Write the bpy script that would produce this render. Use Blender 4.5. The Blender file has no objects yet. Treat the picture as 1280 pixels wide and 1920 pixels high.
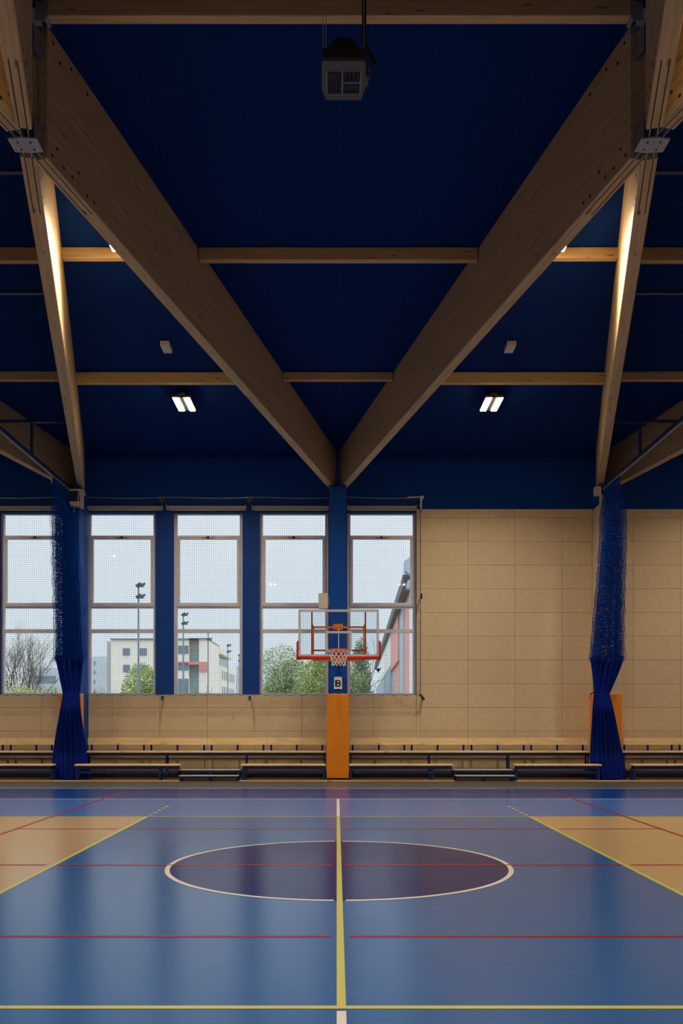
import bpy, math, random
from mathutils import Vector, Matrix
R = random.Random(7)
scene = bpy.context.scene
COL = scene.collection
PI = math.pi

# ------------------------------------------------------------------ view geometry (metres)
F, U0, V0, EYE = 1629.0, 631.0, 1347.0, 1.545     # focal length in px, principal point, eye height
def wx(px, d): return (px - U0) * d / F           # lateral position of something at distance d
def wz(py, d): return EYE + (V0 - py) * d / F     # height of something at distance d

# ------------------------------------------------------------------ mesh helper
class MB:
    def __init__(s): s.v = []; s.f = []; s.m = []; s.cur = 0
    def add(s, vs, fs):
        b = len(s.v); s.v.extend(tuple(p) for p in vs)
        for f in fs: s.f.append([b + i for i in f]); s.m.append(s.cur)
        return s
    def box(s, x0, x1, y0, y1, z0, z1):
        return s.add([(x0,y0,z0),(x1,y0,z0),(x1,y1,z0),(x0,y1,z0),(x0,y0,z1),(x1,y0,z1),(x1,y1,z1),(x0,y1,z1)],
                     [(0,3,2,1),(4,5,6,7),(0,1,5,4),(1,2,6,5),(2,3,7,6),(3,0,4,7)])
    def cbox(s, x0, x1, y0, y1, z0, z1, c=.01):      # box with chamfered edges
        X = (x0, x1); Y = (y0, y1); Z = (z0, z1); vs = []; idx = {}
        for i in (0,1):
            for j in (0,1):
                for k in (0,1):
                    dx = c if i == 0 else -c; dy = c if j == 0 else -c; dz = c if k == 0 else -c
                    for a, p in (('x',(X[i],Y[j]+dy,Z[k]+dz)),('y',(X[i]+dx,Y[j],Z[k]+dz)),('z',(X[i]+dx,Y[j]+dy,Z[k]))):
                        idx[(i,j,k,a)] = len(vs); vs.append(p)
        fs = []
        for i in (0,1): fs.append([idx[(i,j,k,'x')] for j,k in ((0,0),(1,0),(1,1),(0,1))][::1 if i else -1])
        for j in (0,1): fs.append([idx[(i,j,k,'y')] for i,k in ((0,0),(0,1),(1,1),(1,0))][::1 if j else -1])
        for k in (0,1): fs.append([idx[(i,j,k,'z')] for i,j in ((0,0),(1,0),(1,1),(0,1))][::1 if k else -1])
        for j in (0,1):
            for k in (0,1): fs.append([idx[(0,j,k,'y')],idx[(1,j,k,'y')],idx[(1,j,k,'z')],idx[(0,j,k,'z')]][::1 if (j+k)%2 else -1])
        for i in (0,1):
            for k in (0,1): fs.append([idx[(i,0,k,'x')],idx[(i,1,k,'x')],idx[(i,1,k,'z')],idx[(i,0,k,'z')]][::-1 if (i+k)%2 else 1])
        for i in (0,1):
            for j in (0,1): fs.append([idx[(i,j,0,'x')],idx[(i,j,1,'x')],idx[(i,j,1,'y')],idx[(i,j,0,'y')]][::1 if (i+j)%2 else -1])
        for i in (0,1):
            for j in (0,1):
                for k in (0,1): fs.append([idx[(i,j,k,a)] for a in 'xyz'][::1 if (i+j+k)%2 else -1])
        return s.add(vs, fs)
    def tube(s, pts, r, n=8, caps=True, closed=False):
        pts = [Vector(p) for p in pts]; rings = []; m = len(pts)
        for i, p in enumerate(pts):
            a = pts[i-1] if (i > 0 or closed) else p
            b = pts[(i+1) % m] if (i < m-1 or closed) else p
            t = (b - a); t = t.normalized() if t.length > 1e-9 else Vector((0,0,1))
            ref = Vector((0,0,1)) if abs(t.z) < .9 else Vector((1,0,0))
            u = t.cross(ref).normalized(); w = u.cross(t)
            rr = r[i] if isinstance(r, (list, tuple)) else r
            rings.append([p + (u*math.cos(2*PI*k/n + PI/4) + w*math.sin(2*PI*k/n + PI/4))*rr for k in range(n)])
        vs = [q for ring in rings for q in ring]; fs = []
        for i in range(m if closed else m-1):
            a = i*n; b = ((i+1) % m)*n
            for k in range(n): fs.append((a+k, a+(k+1)%n, b+(k+1)%n, b+k))
        if caps and not closed:
            fs.append(tuple(range(n))[::-1]); fs.append(tuple((m-1)*n + k for k in range(n)))
        return s.add(vs, fs)
    def bar(s, p, q, w, h=None):                      # square bar between two points
        h = h or w; p = Vector(p); q = Vector(q); t = (q-p).normalized()
        ref = Vector((0,0,1)) if abs(t.z) < .95 else Vector((0,1,0))
        u = t.cross(ref).normalized()*w/2; k = u.cross(t).normalized()*h/2
        vs = [a + x for a in (p, q) for x in (-u-k, u-k, u+k, -u+k)]
        return s.add(vs, [(0,1,2,3)[::-1],(4,5,6,7),(0,1,5,4),(1,2,6,5),(2,3,7,6),(3,0,4,7)])
    def prism(s, poly, fn, t0, t1):                   # polygon (a,b) swept from t0 to t1; fn(a,b,t)->xyz
        n = len(poly)
        vs = [fn(a,b,t0) for a,b in poly] + [fn(a,b,t1) for a,b in poly]
        return s.add(vs, [tuple(range(n))[::-1], tuple(range(n,2*n))] + [(k,(k+1)%n,n+(k+1)%n,n+k) for k in range(n)])
    def quad(s, *p): return s.add(p, [(0,1,2,3)])
    def lathe(s, prof, c, n=16, axis='z'):            # profile of (radius, height)
        vs = []
        for r, h in prof:
            for k in range(n):
                a = 2*PI*k/n; x, y = r*math.cos(a), r*math.sin(a)
                vs.append((c[0]+x, c[1]+y, c[2]+h) if axis == 'z' else (c[0]+x, c[1]+h, c[2]+y) if axis == 'y' else (c[0]+h, c[1]+x, c[2]+y))
        fs = []
        for i in range(len(prof)-1):
            for k in range(n): fs.append((i*n+k, i*n+(k+1)%n, (i+1)*n+(k+1)%n, (i+1)*n+k))
        fs.append(tuple(range(n))[::-1]); fs.append(tuple((len(prof)-1)*n+k for k in range(n)))
        return s.add(vs, fs)
    def build(s, name, mats, parent=None, org=(0,0,0), smooth=False, kind=None, label=None):
        me = bpy.data.meshes.new(name)
        ox, oy, oz = org
        me.from_pydata([(x-ox, y-oy, z-oz) for x,y,z in s.v], [], s.f)
        mats = mats if isinstance(mats, (list, tuple)) else [mats]
        for m in mats: me.materials.append(m)
        me.polygons.foreach_set('material_index', s.m)
        if smooth: me.polygons.foreach_set('use_smooth', [True]*len(me.polygons))
        me.update()
        o = bpy.data.objects.new(name, me); COL.objects.link(o)
        if parent: o.parent = parent
        else: o.location = org
        if kind: o['kind'] = kind
        if label: o['label'] = label
        return o

def tag(o, label, cat, group=None, kind=None):
    o['label'] = label; o['category'] = cat
    if group: o['group'] = group
    if kind: o['kind'] = kind
    return o
def thing(name, label, cat, loc, rz=0, group=None):
    o = bpy.data.objects.new(name, None); COL.objects.link(o); o.empty_display_size = .2
    o.location = loc; o.rotation_euler = (0,0,rz)
    return tag(o, label, cat, group, 'thing')
def dup(root, loc, rz=None, label=None):
    kids = {}
    for o in COL.objects:
        if o.parent: kids.setdefault(o.parent, []).append(o)
    r = root.copy(); COL.objects.link(r); r.location = loc
    if rz is not None: r.rotation_euler = (0,0,rz)
    if label: r['label'] = label
    for ch in kids.get(root, []):
        c = ch.copy(); COL.objects.link(c); c.parent = r
        for g in kids.get(ch, []):
            d = g.copy(); COL.objects.link(d); d.parent = c
    return r

# ------------------------------------------------------------------ materials
def nt(name):
    m = bpy.data.materials.new(name); m.use_nodes = True
    t = m.node_tree; return m, t, t.nodes['Principled BSDF']
def plain(name, c, rough=.6, metal=0, noise=0, nscale=20, spec=.5):
    m, t, b = nt(name)
    b.inputs['Base Color'].default_value = (*c, 1); b.inputs['Roughness'].default_value = rough
    b.inputs['Metallic'].default_value = metal; b.inputs['Specular IOR Level'].default_value = spec
    if noise:
        tc = t.nodes.new('ShaderNodeTexCoord'); n = t.nodes.new('ShaderNodeTexNoise')
        n.inputs['Scale'].default_value = nscale; n.inputs['Detail'].default_value = 6
        t.links.new(tc.outputs['Object'], n.inputs['Vector'])
        mx = ramp(t, n.outputs['Fac'], [(.3, tuple(x*(1-noise) for x in c)), (.7, tuple(min(1, x*(1+noise)) for x in c))])
        t.links.new(mx, b.inputs['Base Color'])
    return m
def ramp(t, fac, stops):
    r = t.nodes.new('ShaderNodeValToRGB'); e = r.color_ramp.elements
    while len(e) < len(stops): e.new(.5)
    for k, (p, c) in enumerate(stops): e[k].position = p; e[k].color = (*c, 1)
    t.links.new(fac, r.inputs['Fac']); return r.outputs['Color']
def mapped(t, scale, coord='Object', loc=(0,0,0)):
    tc = t.nodes.new('ShaderNodeTexCoord'); mp = t.nodes.new('ShaderNodeMapping')
    mp.inputs['Scale'].default_value = scale; mp.inputs['Location'].default_value = loc
    t.links.new(tc.outputs[coord], mp.inputs['Vector']); return mp.outputs['Vector']
def tex(t, kind, vec, **kw):
    n = t.nodes.new(kind)
    for k, v in kw.items():
        if k in n.inputs: n.inputs[k].default_value = v
        else: setattr(n, k, v)
    t.links.new(vec, n.inputs['Vector']); return n
def mixc(t, fac, a, b, mode='MIX'):
    m = t.nodes.new('ShaderNodeMix'); m.data_type = 'RGBA'; m.blend_type = mode
    for s, v in ((m.inputs[0], fac), (m.inputs[6], a), (m.inputs[7], b)):
        if hasattr(v, 'links'): t.links.new(v, s)
        elif isinstance(v, tuple): s.default_value = (*v, 1)
        else: s.default_value = v
    return m.outputs[2]
def wood(name, c, lam=.04, rough=.55, knots=True, gscale=(.5,7,16)):
    m, t, b = nt(name)
    dk = tuple(x*.72 for x in c); lt = tuple(min(1, x*1.18) for x in c)
    n = tex(t, 'ShaderNodeTexNoise', mapped(t, gscale), Scale=2.2, Detail=8.0, Roughness=.65)
    col = ramp(t, n.outputs['Fac'], [(.3, dk), (.5, c), (.72, lt)])
    if lam:                                            # one tint per glued board
        s = t.nodes.new('ShaderNodeTexBrick'); t.links.new(mapped(t, (1,1,1), loc=(0,0,0)), s.inputs['Vector'])
        sep = t.nodes.new('ShaderNodeSeparateXYZ'); t.links.new(mapped(t, (1,1,1)), sep.inputs[0])
        cmb = t.nodes.new('ShaderNodeCombineXYZ'); ma = t.nodes.new('ShaderNodeMath'); ma.operation = 'MULTIPLY_ADD'; ma.inputs[1].default_value = -.0312; t.links.new(sep.outputs['X'], ma.inputs[0]); t.links.new(sep.outputs['Z'], ma.inputs[2])
        ad = t.nodes.new('ShaderNodeMath'); ad.operation = 'ADD'; ad.inputs[1].default_value = 8.42; t.links.new(ma.outputs[0], ad.inputs[0])
        t.links.new(sep.outputs['X'], cmb.inputs['X']); t.links.new(ad.outputs[0], cmb.inputs['Y'])
        t.links.new(cmb.outputs[0], s.inputs['Vector'])
        s.inputs['Bias'].default_value = 0; s.inputs['Color1'].default_value = (.93,.93,.93,1); s.inputs['Color2'].default_value = (1.04,1.03,1.02,1); s.inputs['Mortar'].default_value = (.76,.74,.70,1)
        s.inputs['Scale'].default_value = 1; s.inputs['Mortar Size'].default_value = .0012; s.inputs['Brick Width'].default_value = 60; s.inputs['Row Height'].default_value = lam
        col = mixc(t, 1.0, col, s.outputs['Color'], 'MULTIPLY')
    if knots:
        v = tex(t, 'ShaderNodeTexVoronoi', mapped(t, (1.6,9,9)), Scale=1.0, Randomness=1.0)
        kn = ramp(t, v.outputs['Distance'], [(.06, (1,1,1)), (.13, (0,0,0))])
        col = mixc(t, kn, col, tuple(x*.35 for x in c))
    t.links.new(col, b.inputs['Base Color']); b.inputs['Roughness'].default_value = rough
    b.inputs['Specular IOR Level'].default_value = .3
    return m
def floor_mat(name, c, rough=.24, grain=.10, woody=False, spec=.15):
    m, t, b = nt(name)
    n = tex(t, 'ShaderNodeTexNoise', mapped(t, (1.2, 26, 1)), Scale=2.0, Detail=7.0, Roughness=.7)
    lo = tuple(x*(1-grain) for x in c); hi = tuple(x*(1+grain) for x in c)
    col = ramp(t, n.outputs['Fac'], [(.28, lo), (.72, hi)])
    if woody:
        n3 = tex(t, 'ShaderNodeTexNoise', mapped(t, (.5, 12, 1)), Scale=2.5, Detail=9.0, Roughness=.75)
        col = mixc(t, ramp(t, n3.outputs['Fac'], [(.52, (0,0,0)), (.7, (.55,.55,.55))]), col, tuple(x*.6 for x in c))
    # thin scuffs
    s = tex(t, 'ShaderNodeTexNoise', mapped(t, (.8, 3.5, 1), loc=(3,1,0)), Scale=1.6, Detail=4.0)
    col = mixc(t, ramp(t, s.outputs['Fac'], [(.62, (0,0,0)), (.8, (.25,.25,.25))]), col, tuple(x*.8 for x in c))
    t.links.new(col, b.inputs['Base Color'])
    n2 = tex(t, 'ShaderNodeTexNoise', mapped(t, (1.5, 30, 1), loc=(5,5,0)), Scale=1.5, Detail=5.0)
    mr = t.nodes.new('ShaderNodeMapRange'); mr.inputs['To Min'].default_value = rough-.01; mr.inputs['To Max'].default_value = rough+.03
    t.links.new(n2.outputs['Fac'], mr.inputs['Value']); t.links.new(mr.outputs[0], b.inputs['Roughness'])
    b.inputs['Specular IOR Level'].default_value = spec
    return m
def panel_mat(name, c):
    m, t, b = nt(name)
    g = t.nodes.new('ShaderNodeNewGeometry')
    n = tex(t, 'ShaderNodeTexNoise', mapped(t, (1,1,1)), Scale=70.0, Detail=8.0, Roughness=.8)
    n2 = tex(t, 'ShaderNodeTexNoise', mapped(t, (1,1,1)), Scale=11.0, Detail=5.0)
    col = ramp(t, n.outputs['Fac'], [(.34, tuple(x*.72 for x in c)), (.52, c), (.68, tuple(min(1,x*1.2) for x in c))])
    col = mixc(t, .35, col, ramp(t, n2.outputs['Fac'], [(.3, tuple(x*.85 for x in c)), (.7, tuple(min(1,x*1.12) for x in c))]))
    col = mixc(t, 1.0, col, ramp(t, g.outputs['Random Per Island'], [(0, (.95,.95,.95)), (1, (1.0,1.0,1.0))]), 'MULTIPLY')
    t.links.new(col, b.inputs['Base Color']); b.inputs['Roughness'].default_value = .85
    b.inputs['Specular IOR Level'].default_value = .2
    bp = t.nodes.new('ShaderNodeBump'); bp.inputs['Strength'].default_value = .15; bp.inputs['Distance'].default_value = .004
    t.links.new(n.outputs['Fac'], bp.inputs['Height']); t.links.new(bp.outputs[0], b.inputs['Normal'])
    return m
def ceiling_mat(name, c):
    m, t, b = nt(name)
    s = t.nodes.new('ShaderNodeTexBrick'); t.links.new(mapped(t, (1,1,1)), s.inputs['Vector'])
    s.offset = 0
    s.inputs['Color1'].default_value = (*c,1); s.inputs['Color2'].default_value = (*[x*.96 for x in c],1); s.inputs['Mortar'].default_value = (*[x*.55 for x in c],1)
    s.inputs['Scale'].default_value = 1; s.inputs['Mortar Size'].default_value = .006; s.inputs['Brick Width'].default_value = 1.2; s.inputs['Row Height'].default_value = 1.2
    t.links.new(s.outputs['Color'], b.inputs['Base Color']); b.inputs['Roughness'].default_value = .9; b.inputs['Specular IOR Level'].default_value = .1
    return m
def glass_mat(name, tint=(.95,.975,.97), mul=1.0):
    m = bpy.data.materials.new(name); m.use_nodes = True; t = m.node_tree; t.nodes.clear()
    o = t.nodes.new('ShaderNodeOutputMaterial'); mx = t.nodes.new('ShaderNodeMixShader')
    tr = t.nodes.new('ShaderNodeBsdfTransparent'); tr.inputs[0].default_value = (*tint, 1)
    gl = t.nodes.new('ShaderNodeBsdfGlossy'); gl.inputs['Roughness'].default_value = .0
    fr = t.nodes.new('ShaderNodeFresnel'); fr.inputs[0].default_value = 1.33
    t.links.new(fr.outputs[0], mx.inputs[0]); t.links.new(tr.outputs[0], mx.inputs[1]); t.links.new(gl.outputs[0], mx.inputs[2])
    t.links.new(mx.outputs[0], o.inputs[0]); return m
def emit_mat(name, c, s):
    m = bpy.data.materials.new(name); m.use_nodes = True; t = m.node_tree; t.nodes.clear()
    o = t.nodes.new('ShaderNodeOutputMaterial'); e = t.nodes.new('ShaderNodeEmission')
    e.inputs[0].default_value = (*c,1); e.inputs[1].default_value = s; t.links.new(e.outputs[0], o.inputs[0]); return m

LAMP = 70.0; BEAM = 152.0
M = dict(
  navy = ceiling_mat('navy_ceiling_boards', (.002,.026,.150)),
  bluewall = plain('blue_painted_wall', (.001,.043,.24), .8, noise=.05, nscale=3, spec=.15),
  column = plain('blue_painted_column', (.001,.060,.33), .65, noise=.05, nscale=3, spec=.2),
  bluesteel = plain('dark_blue_steel', (.006,.022,.12), .4),
  cream = plain('cream_plaster', (.62,.52,.37), .8, noise=.06, nscale=8),
  panel = panel_mat('wood_wool_panels', (.68,.525,.335)),
  backing = plain('brown_joint_backing', (.24,.16,.085), .9),
  glulam = wood('glulam_timber', (.57,.42,.235), lam=.042),
  purlin = wood('pine_purlin', (.62,.42,.20), lam=0, gscale=(.4,9,9)),
  plank = wood('varnished_bench_board', (.80,.60,.34), lam=0, rough=.4, gscale=(.5,9,9)),
  steel = plain('galvanised_steel', (.42,.43,.45), .45, .6, noise=.15, nscale=30),
  darksteel = plain('dark_bracket_steel', (.05,.055,.07), .5, .3),
  black = plain('black_plastic', (.012,.012,.013), .5),
  slot = plain('dark_brown_slot_and_trim', (.03,.02,.012), .9),  # one even dark brown for plate slots, dowel caps and the baseboard
  upvc = plain('pale_window_frame', (.82,.80,.86), .4, spec=.4),
  glass = glass_mat('window_glass'),
  grey = plain('light_grey_metal', (.50,.48,.46), .5, noise=.05),
  white = plain('white_enamel', (.80,.78,.76), .4),
  offwhite = plain('offwhite_plastic', (.55,.52,.48), .5),
  orange = plain('orange_pad_vinyl', (.80,.25,.008), .5, noise=.04, nscale=4),
  hooporange = plain('orange_powder_coat', (.75,.19,.03), .4),
  red = plain('red_edge_padding', (.68,.045,.018), .5),
  netwhite = plain('white_nylon_cord', (.85,.80,.74), .8),
  netblack = plain('dark_nylon_net', (.05,.055,.06), .8),
  netblue = plain('blue_nylon_net', (.001,.045,.30), .9, spec=.1),
  cloth = plain('royal_blue_curtain_cloth', (.002,.016,.20), .9, noise=.10, nscale=6, spec=.1),
  lamp = emit_mat('lamp_diffuser', (1,.76,.45), LAMP),
  diffoff = plain('unlit_diffuser', (.72,.70,.70), .4),
  f_blue = floor_mat('blue_sports_floor', (.028,.097,.290), .2),
  f_lav = floor_mat('violet_blue_sports_floor', (.052,.128,.385), .2),
  f_navy = floor_mat('navy_sports_floor', (.0005,.006,.10), .2, spec=.08),
  f_band = floor_mat('dark_blue_sports_floor', (.004,.040,.20), .2),
  f_grey = floor_mat('grey_floor_border', (.075,.070,.066), .35),
  f_tan = floor_mat('oak_look_sports_floor', (.42,.28,.135), .22, .14, True),
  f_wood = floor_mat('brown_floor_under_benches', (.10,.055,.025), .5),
  l_yel = floor_mat('yellow_line_paint', (.46,.45,.11), .3, .04),
  l_wht = floor_mat('white_line_paint', (.62,.59,.56), .3, .03),
  l_red = floor_mat('red_line_paint', (.28,.007,.010), .3, .04),
  edge = wood('oak_edge_strip', (.60,.40,.19), lam=0, gscale=(.5,9,9)),
  paper = plain('white_paper', (.82,.80,.80), .8),
  ink = plain('black_ink', (.006,.006,.008), .7),
  tread = plain('grey_step_tread', (.42,.40,.37), .6),
  heater = plain('heater_grey_casing', (.10,.092,.088), .5),
  heater2 = plain('heater_dark_top', (.025,.023,.023), .6),
  louver = plain('heater_bluegrey_louvre', (.20,.22,.26), .4),
  grass = plain('grass_ground', (.22,.23,.17), .95, noise=.3, nscale=.4),
  render_ = plain('cream_building_render', (.90,.85,.80), .9, noise=.03, nscale=1),
  redr = plain('red_building_render', (.72,.30,.28), .8),
  redhall = plain('red_cladding', (.80,.40,.39), .7, noise=.05, nscale=1),
  whitehall = plain('white_ribbed_cladding', (.90,.93,.95), .6),
  greyhall = plain('bluegrey_cladding', (.46,.55,.64), .6),
  roofd = plain('dark_grey_roof_edge', (.13,.14,.15), .6),
  darkglass = plain('building_window_glass', (.20,.25,.31), .15),
  glassgreen = plain('building_green_glass', (.30,.42,.45), .2),
  greyrender = plain('grey_building_render', (.46,.48,.48), .9),
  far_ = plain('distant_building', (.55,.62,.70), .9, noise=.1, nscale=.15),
  pole = plain('floodlight_pole_paint', (.24,.30,.36), .5),
  flood = plain('floodlight_casing', (.12,.14,.17), .5),
  bark = plain('tree_bark', (.16,.14,.12), .9, noise=.3, nscale=9),
  leaf1 = plain('spring_green_leaves', (.36,.46,.15), .8, noise=.35, nscale=2.5),
  leaf2 = plain('grey_green_leaves', (.36,.45,.25), .8, noise=.35, nscale=2.5),
  leaf3 = plain('dark_green_leaves', (.22,.31,.19), .8, noise=.35, nscale=2.5),
  leaf4 = plain('yellow_green_leaves', (.52,.52,.26), .8, noise=.3, nscale=2.5),
)

# ================================================================== SETTING
YW = 22.85                     # inner face of the far wall
YN = -4.2                      # wall behind the camera
YR = 9.58                      # ridge line
CX = .025                      # centre line of the bay
COLS = (-6.735, CX, 6.92)
def ceil_z(y): return 9.40 - .074*abs(y - YR)
WIN = [-10.25, -7.96, -5.67, -3.388, -1.13, 1.186]
WH = .91; WZ0, WZ1 = 2.175, 6.965

# floor: one slab with painted zones and lines
fl = MB()
fm = [M['f_grey'], M['f_blue'], M['f_lav'], M['f_navy'], M['f_band'], M['f_tan'], M['f_wood'], M['l_yel'], M['l_wht'], M['l_red']]
C0 = 9.14; XS = 24.0
fl.cur = 0; fl.box(-XS, XS, YN, 23.15, -.2, 0)
def fq(mi, x0, x1, y0, y1, z=.001): fl.cur = mi; fl.quad((x0,y0,z),(x1,y0,z),(x1,y1,z),(x0,y1,z))
XC = 20.0
fq(1, -XC, XC, -1.0, 4.64)                       # run-off of the volleyball court
fq(1, CX-3, CX+3, 4.64, 13.64)                   # blue middle
fq(5, -XC, CX-3, 4.64, 13.64); fq(5, CX+3, XC, 4.64, 13.64)
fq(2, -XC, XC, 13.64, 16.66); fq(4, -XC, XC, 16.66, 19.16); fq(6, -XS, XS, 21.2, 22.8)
def arc(mi, r0, r1, z, a0=0, a1=2*PI, n=96):
    fl.cur = mi
    for k in range(n):
        a = a0+(a1-a0)*k/n; b = a0+(a1-a0)*(k+1)/n
        P = lambda r, t: (CX+r*math.cos(t), C0+r*math.sin(t), z)
        if r0 == 0: fl.add([P(0,a), P(r1,a), P(r1,b)], [(0,1,2)])
        else: fl.quad(P(r0,a), P(r1,a), P(r1,b), P(r0,b))
arc(3, 0, 1.78, .002)
g = .052/1.8
arc(8, 1.75, 1.80, .003, -PI/2+g, PI/2-g); arc(8, 1.75, 1.80, .003, PI/2+g, 3*PI/2-g)
W = .025
fq(8, CX-W, CX+W, 13.70, 16.64, .003); fq(8, CX-W, CX+W, -1, 4.58, .003)              # basketball halfway line
fq(7, CX-W, CX+W, 4.66, 13.62, .0032)                                                  # volleyball centre line
fq(7, -9, 9, 13.615, 13.665, .0031); fq(7, -9, 9, 4.615, 4.665, .0031)                 # volleyball side lines
for sx in (-1, 1):
    fq(7, CX+sx*3-W, CX+sx*3+W, 4.66, 13.62, .0031)                                    # attack lines
    for k in range(5): fq(7, CX+sx*3-W, CX+sx*3+W, 13.83+k*.335, 13.83+k*.335+.16, .0031)
    fq(9, CX+sx*4.5-W, CX+sx*4.5+W, .15, 18.17, .0034)                                 # red cross court
for yy in (.15, 18.15): fq(9, CX-4.5, CX+4.5, yy-W, yy+W, .0034)
for yy in (6.155, 9.15, 12.13):
    fq(9, CX-4.5, CX-3.08, yy-W, yy+W, .0034); fq(9, CX-2.96, CX-.07, yy-W, yy+W, .0034)
    fq(9, CX+.06, CX+2.96, yy-W, yy+W, .0034); fq(9, CX+3.08, CX+4.5, yy-W, yy+W, .0034)
fq(8, -14, 14, 16.62, 16.67, .003); fq(8, -20, 20, 19.12, 19.17, .003); fq(8, -14, 14, 1.62, 1.67, .003)
fl.cur = 8
floor = fl.build('floor', fm, kind='structure', label='blue sports hall floor with tan end zones and painted court lines')

# wooden edging strip where the sports floor ends (interrupted by the two step units)
ed = MB()
for a, b in ((-9.6, wx(336,21.3)), (wx(449,21.3), wx(851,21.3)), (wx(967,21.3), 9.6)): ed.cbox(a, b, 21.2, 21.32, .0, .028, .004)
ed.build('trim_1', M['edge'], kind='structure', label='thin oak strip on the floor in front of the benches')

# far wall
w = MB(); ms = [M['bluewall'], M['column']]
w.cur = 0
w.box(-XS, XS, YW, 23.2, WZ1, 9.6)                                    # above the windows
w.box(-XS, XS, YW, 23.2, -.1, WZ0)
xs = [-XS] + [e for c in WIN for e in (c-WH, c+WH)] + [XS]
w.cur = 1
for k in range(0, len(xs), 2): w.box(xs[k], xs[k+1], YW, 23.2, WZ0, WZ1)
wall = w.build('wall_far', ms, kind='structure', label='blue far wall of the sports hall with windows on its left half')
# acoustic panel lining
def panels(x0, x1, joints, zs):
    xs = [x0] + sorted(j for j in joints if x0+.02 < j < x1-.02) + [x1]; g = .0028
    for a, b in zip(xs, xs[1:]):
        for c, d in zip(zs, zs[1:]): pn.cbox(a+g, b-g, 22.795, 22.842, c+g, d-g, .0018)
    bk.box(x0, x1, 22.842, YW-.001, zs[0], zs[-1])
zj = [1.209 + .6228*k for k in range(-2, 10)]
zlow = [0.0] + [z for z in zj if .05 < z < WZ0-.05] + [WZ0]
zall = [0.0] + [z for z in zj if .05 < z < 7.0] + [7.02]
pn = MB(); bk = MB()
jl = [wx(p, 22.8) for p in (-10, 78)]; jm = [wx(p, 22.8) for p in (211, 299.5, 388.5, 477, 565.5)]; jr = [wx(p, 22.8) for p in (700, 788, 877, 965, 1053.5)]
jrr = [wx(p, 22.8) for p in (1187, 1275)]
panels(-14, COLS[0]-.22, [jl[1]-1.239*k for k in range(0, 8)] , zlow)
panels(COLS[0]+.22, CX-.22, jm, zlow)
panels(CX+.22, WIN[-1]+WH, jr[:1], zlow); panels(WIN[-1]+WH, COLS[2]-.22, [WIN[-1]+WH+.09]+jr[2:], zall)
panels(COLS[2]+.22, 14, jrr+[jrr[-1]+1.239*k for k in range(1, 5)], zall)
pn.build('acoustic_panels', M['panel'], wall, label='beige wood wool wall panels with thin joints')
bk.build('panel_backing', M['backing'], wall)
sk = MB()
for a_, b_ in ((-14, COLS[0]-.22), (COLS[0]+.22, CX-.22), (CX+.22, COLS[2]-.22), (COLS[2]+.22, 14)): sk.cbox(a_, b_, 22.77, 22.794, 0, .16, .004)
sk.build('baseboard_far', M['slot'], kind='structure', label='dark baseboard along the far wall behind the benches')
cap = MB()
cap.box(WIN[-1]+WH, COLS[2]-.22, 22.80, YW-.001, 7.02, 7.035); cap.box(COLS[2]+.22, 14, 22.80, YW-.001, 7.02, 7.035)
cap.build('panel_cap', M['cream'], wall)

# ceiling, other walls
c = MB(); N = [YN, YR, 23.2]
for a, b in ((YN, YR), (YR, 23.2)):
    c.quad((-XS,a,ceil_z(a)),(-XS,b,ceil_z(b)),(XS,b,ceil_z(b)),(XS,a,ceil_z(a)))
    c.quad((-XS,a,ceil_z(a)+.3),(XS,a,ceil_z(a)+.3),(XS,b,ceil_z(b)+.3),(-XS,b,ceil_z(b)+.3))
c.build('ceiling', M['navy'], kind='structure', label='dark navy boarded ceiling of the hall')
for nm, b in (('wall_left', (-XS-.3,-XS,YN,23.2,-.1,9.7)), ('wall_right', (XS,XS+.3,YN,23.2,-.1,9.7)), ('wall_near', (-XS,XS,YN-.3,YN,-.1,9.7))):
    m_ = MB(); m_.box(*b); m_.build(nm, M['panel'], kind='structure', label='beige panelled %s of the hall' % nm.replace('_', ' '))

# windows
def make_window(cx, n):
    root = bpy.data.objects.new('window_%d' % n, None); COL.objects.link(root); root.location = (cx, 23.03, WZ0); root['kind'] = 'structure'
    f = MB(); h = WZ1-WZ0; k = WH
    Z = lambda y: wz(y, 23.03) - WZ0
    zs = [0, Z(1300), Z(1187), Z(1180), Z(1141), Z(1131), Z(1012), Z(1005), Z(966), h]
    f.box(-k, -k+.085, -.05, .05, 0, h); f.box(k-.085, k, -.05, .05, 0, h)
    for a, b in ((0,1),(2,3),(8,9)): f.box(-k+.085, k-.085, -.045, .045, zs[a], zs[b])
    f.box(-k+.085, k-.085, -.045, .045, zs[4], zs[4]+.05); f.box(-k+.085, k-.085, -.045, .045, zs[7]-.05, zs[7])
    f.build('window_frame', M['upvc'], root)
    s = MB(); z0, z1 = zs[4]+.04, zs[7]-.04; a = k-.07
    s.cbox(-a, -a+.085, -.075, .02, z0, z1, .006); s.cbox(a-.085, a, -.075, .02, z0, z1, .006)
    s.cbox(-a+.085, a-.085, -.075, .02, z0, zs[5], .006); s.cbox(-a+.085, a-.085, -.075, .02, zs[6], z1, .006)
    so = s.build('sash', M['upvc'], root)
    p = MB(); p.box(-.17, .17, -.085, -.075, zs[6]+.02, zs[6]+.055); p.build('latch_plate', M['grey'], so)
    q = MB(); q.box(-.02, .02, -.12, -.085, zs[6]+.01, zs[6]+.075); q.box(-.06, .02, -.125, -.105, zs[6]+.03, zs[6]+.05); q.build('latch_handle', M['black'], so)
    for a_, b_, w_ in ((1,2,k-.085), (3,4,k-.085), (5,6,a-.085), (7,8,k-.085)):
        g_ = MB(); g_.quad((-w_,0,zs[a_]),(w_,0,zs[a_]),(w_,0,zs[b_]),(-w_,0,zs[b_])); g_.build('pane', M['glass'], root)
    return root
wr = make_window(WIN[0], 1)
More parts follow.
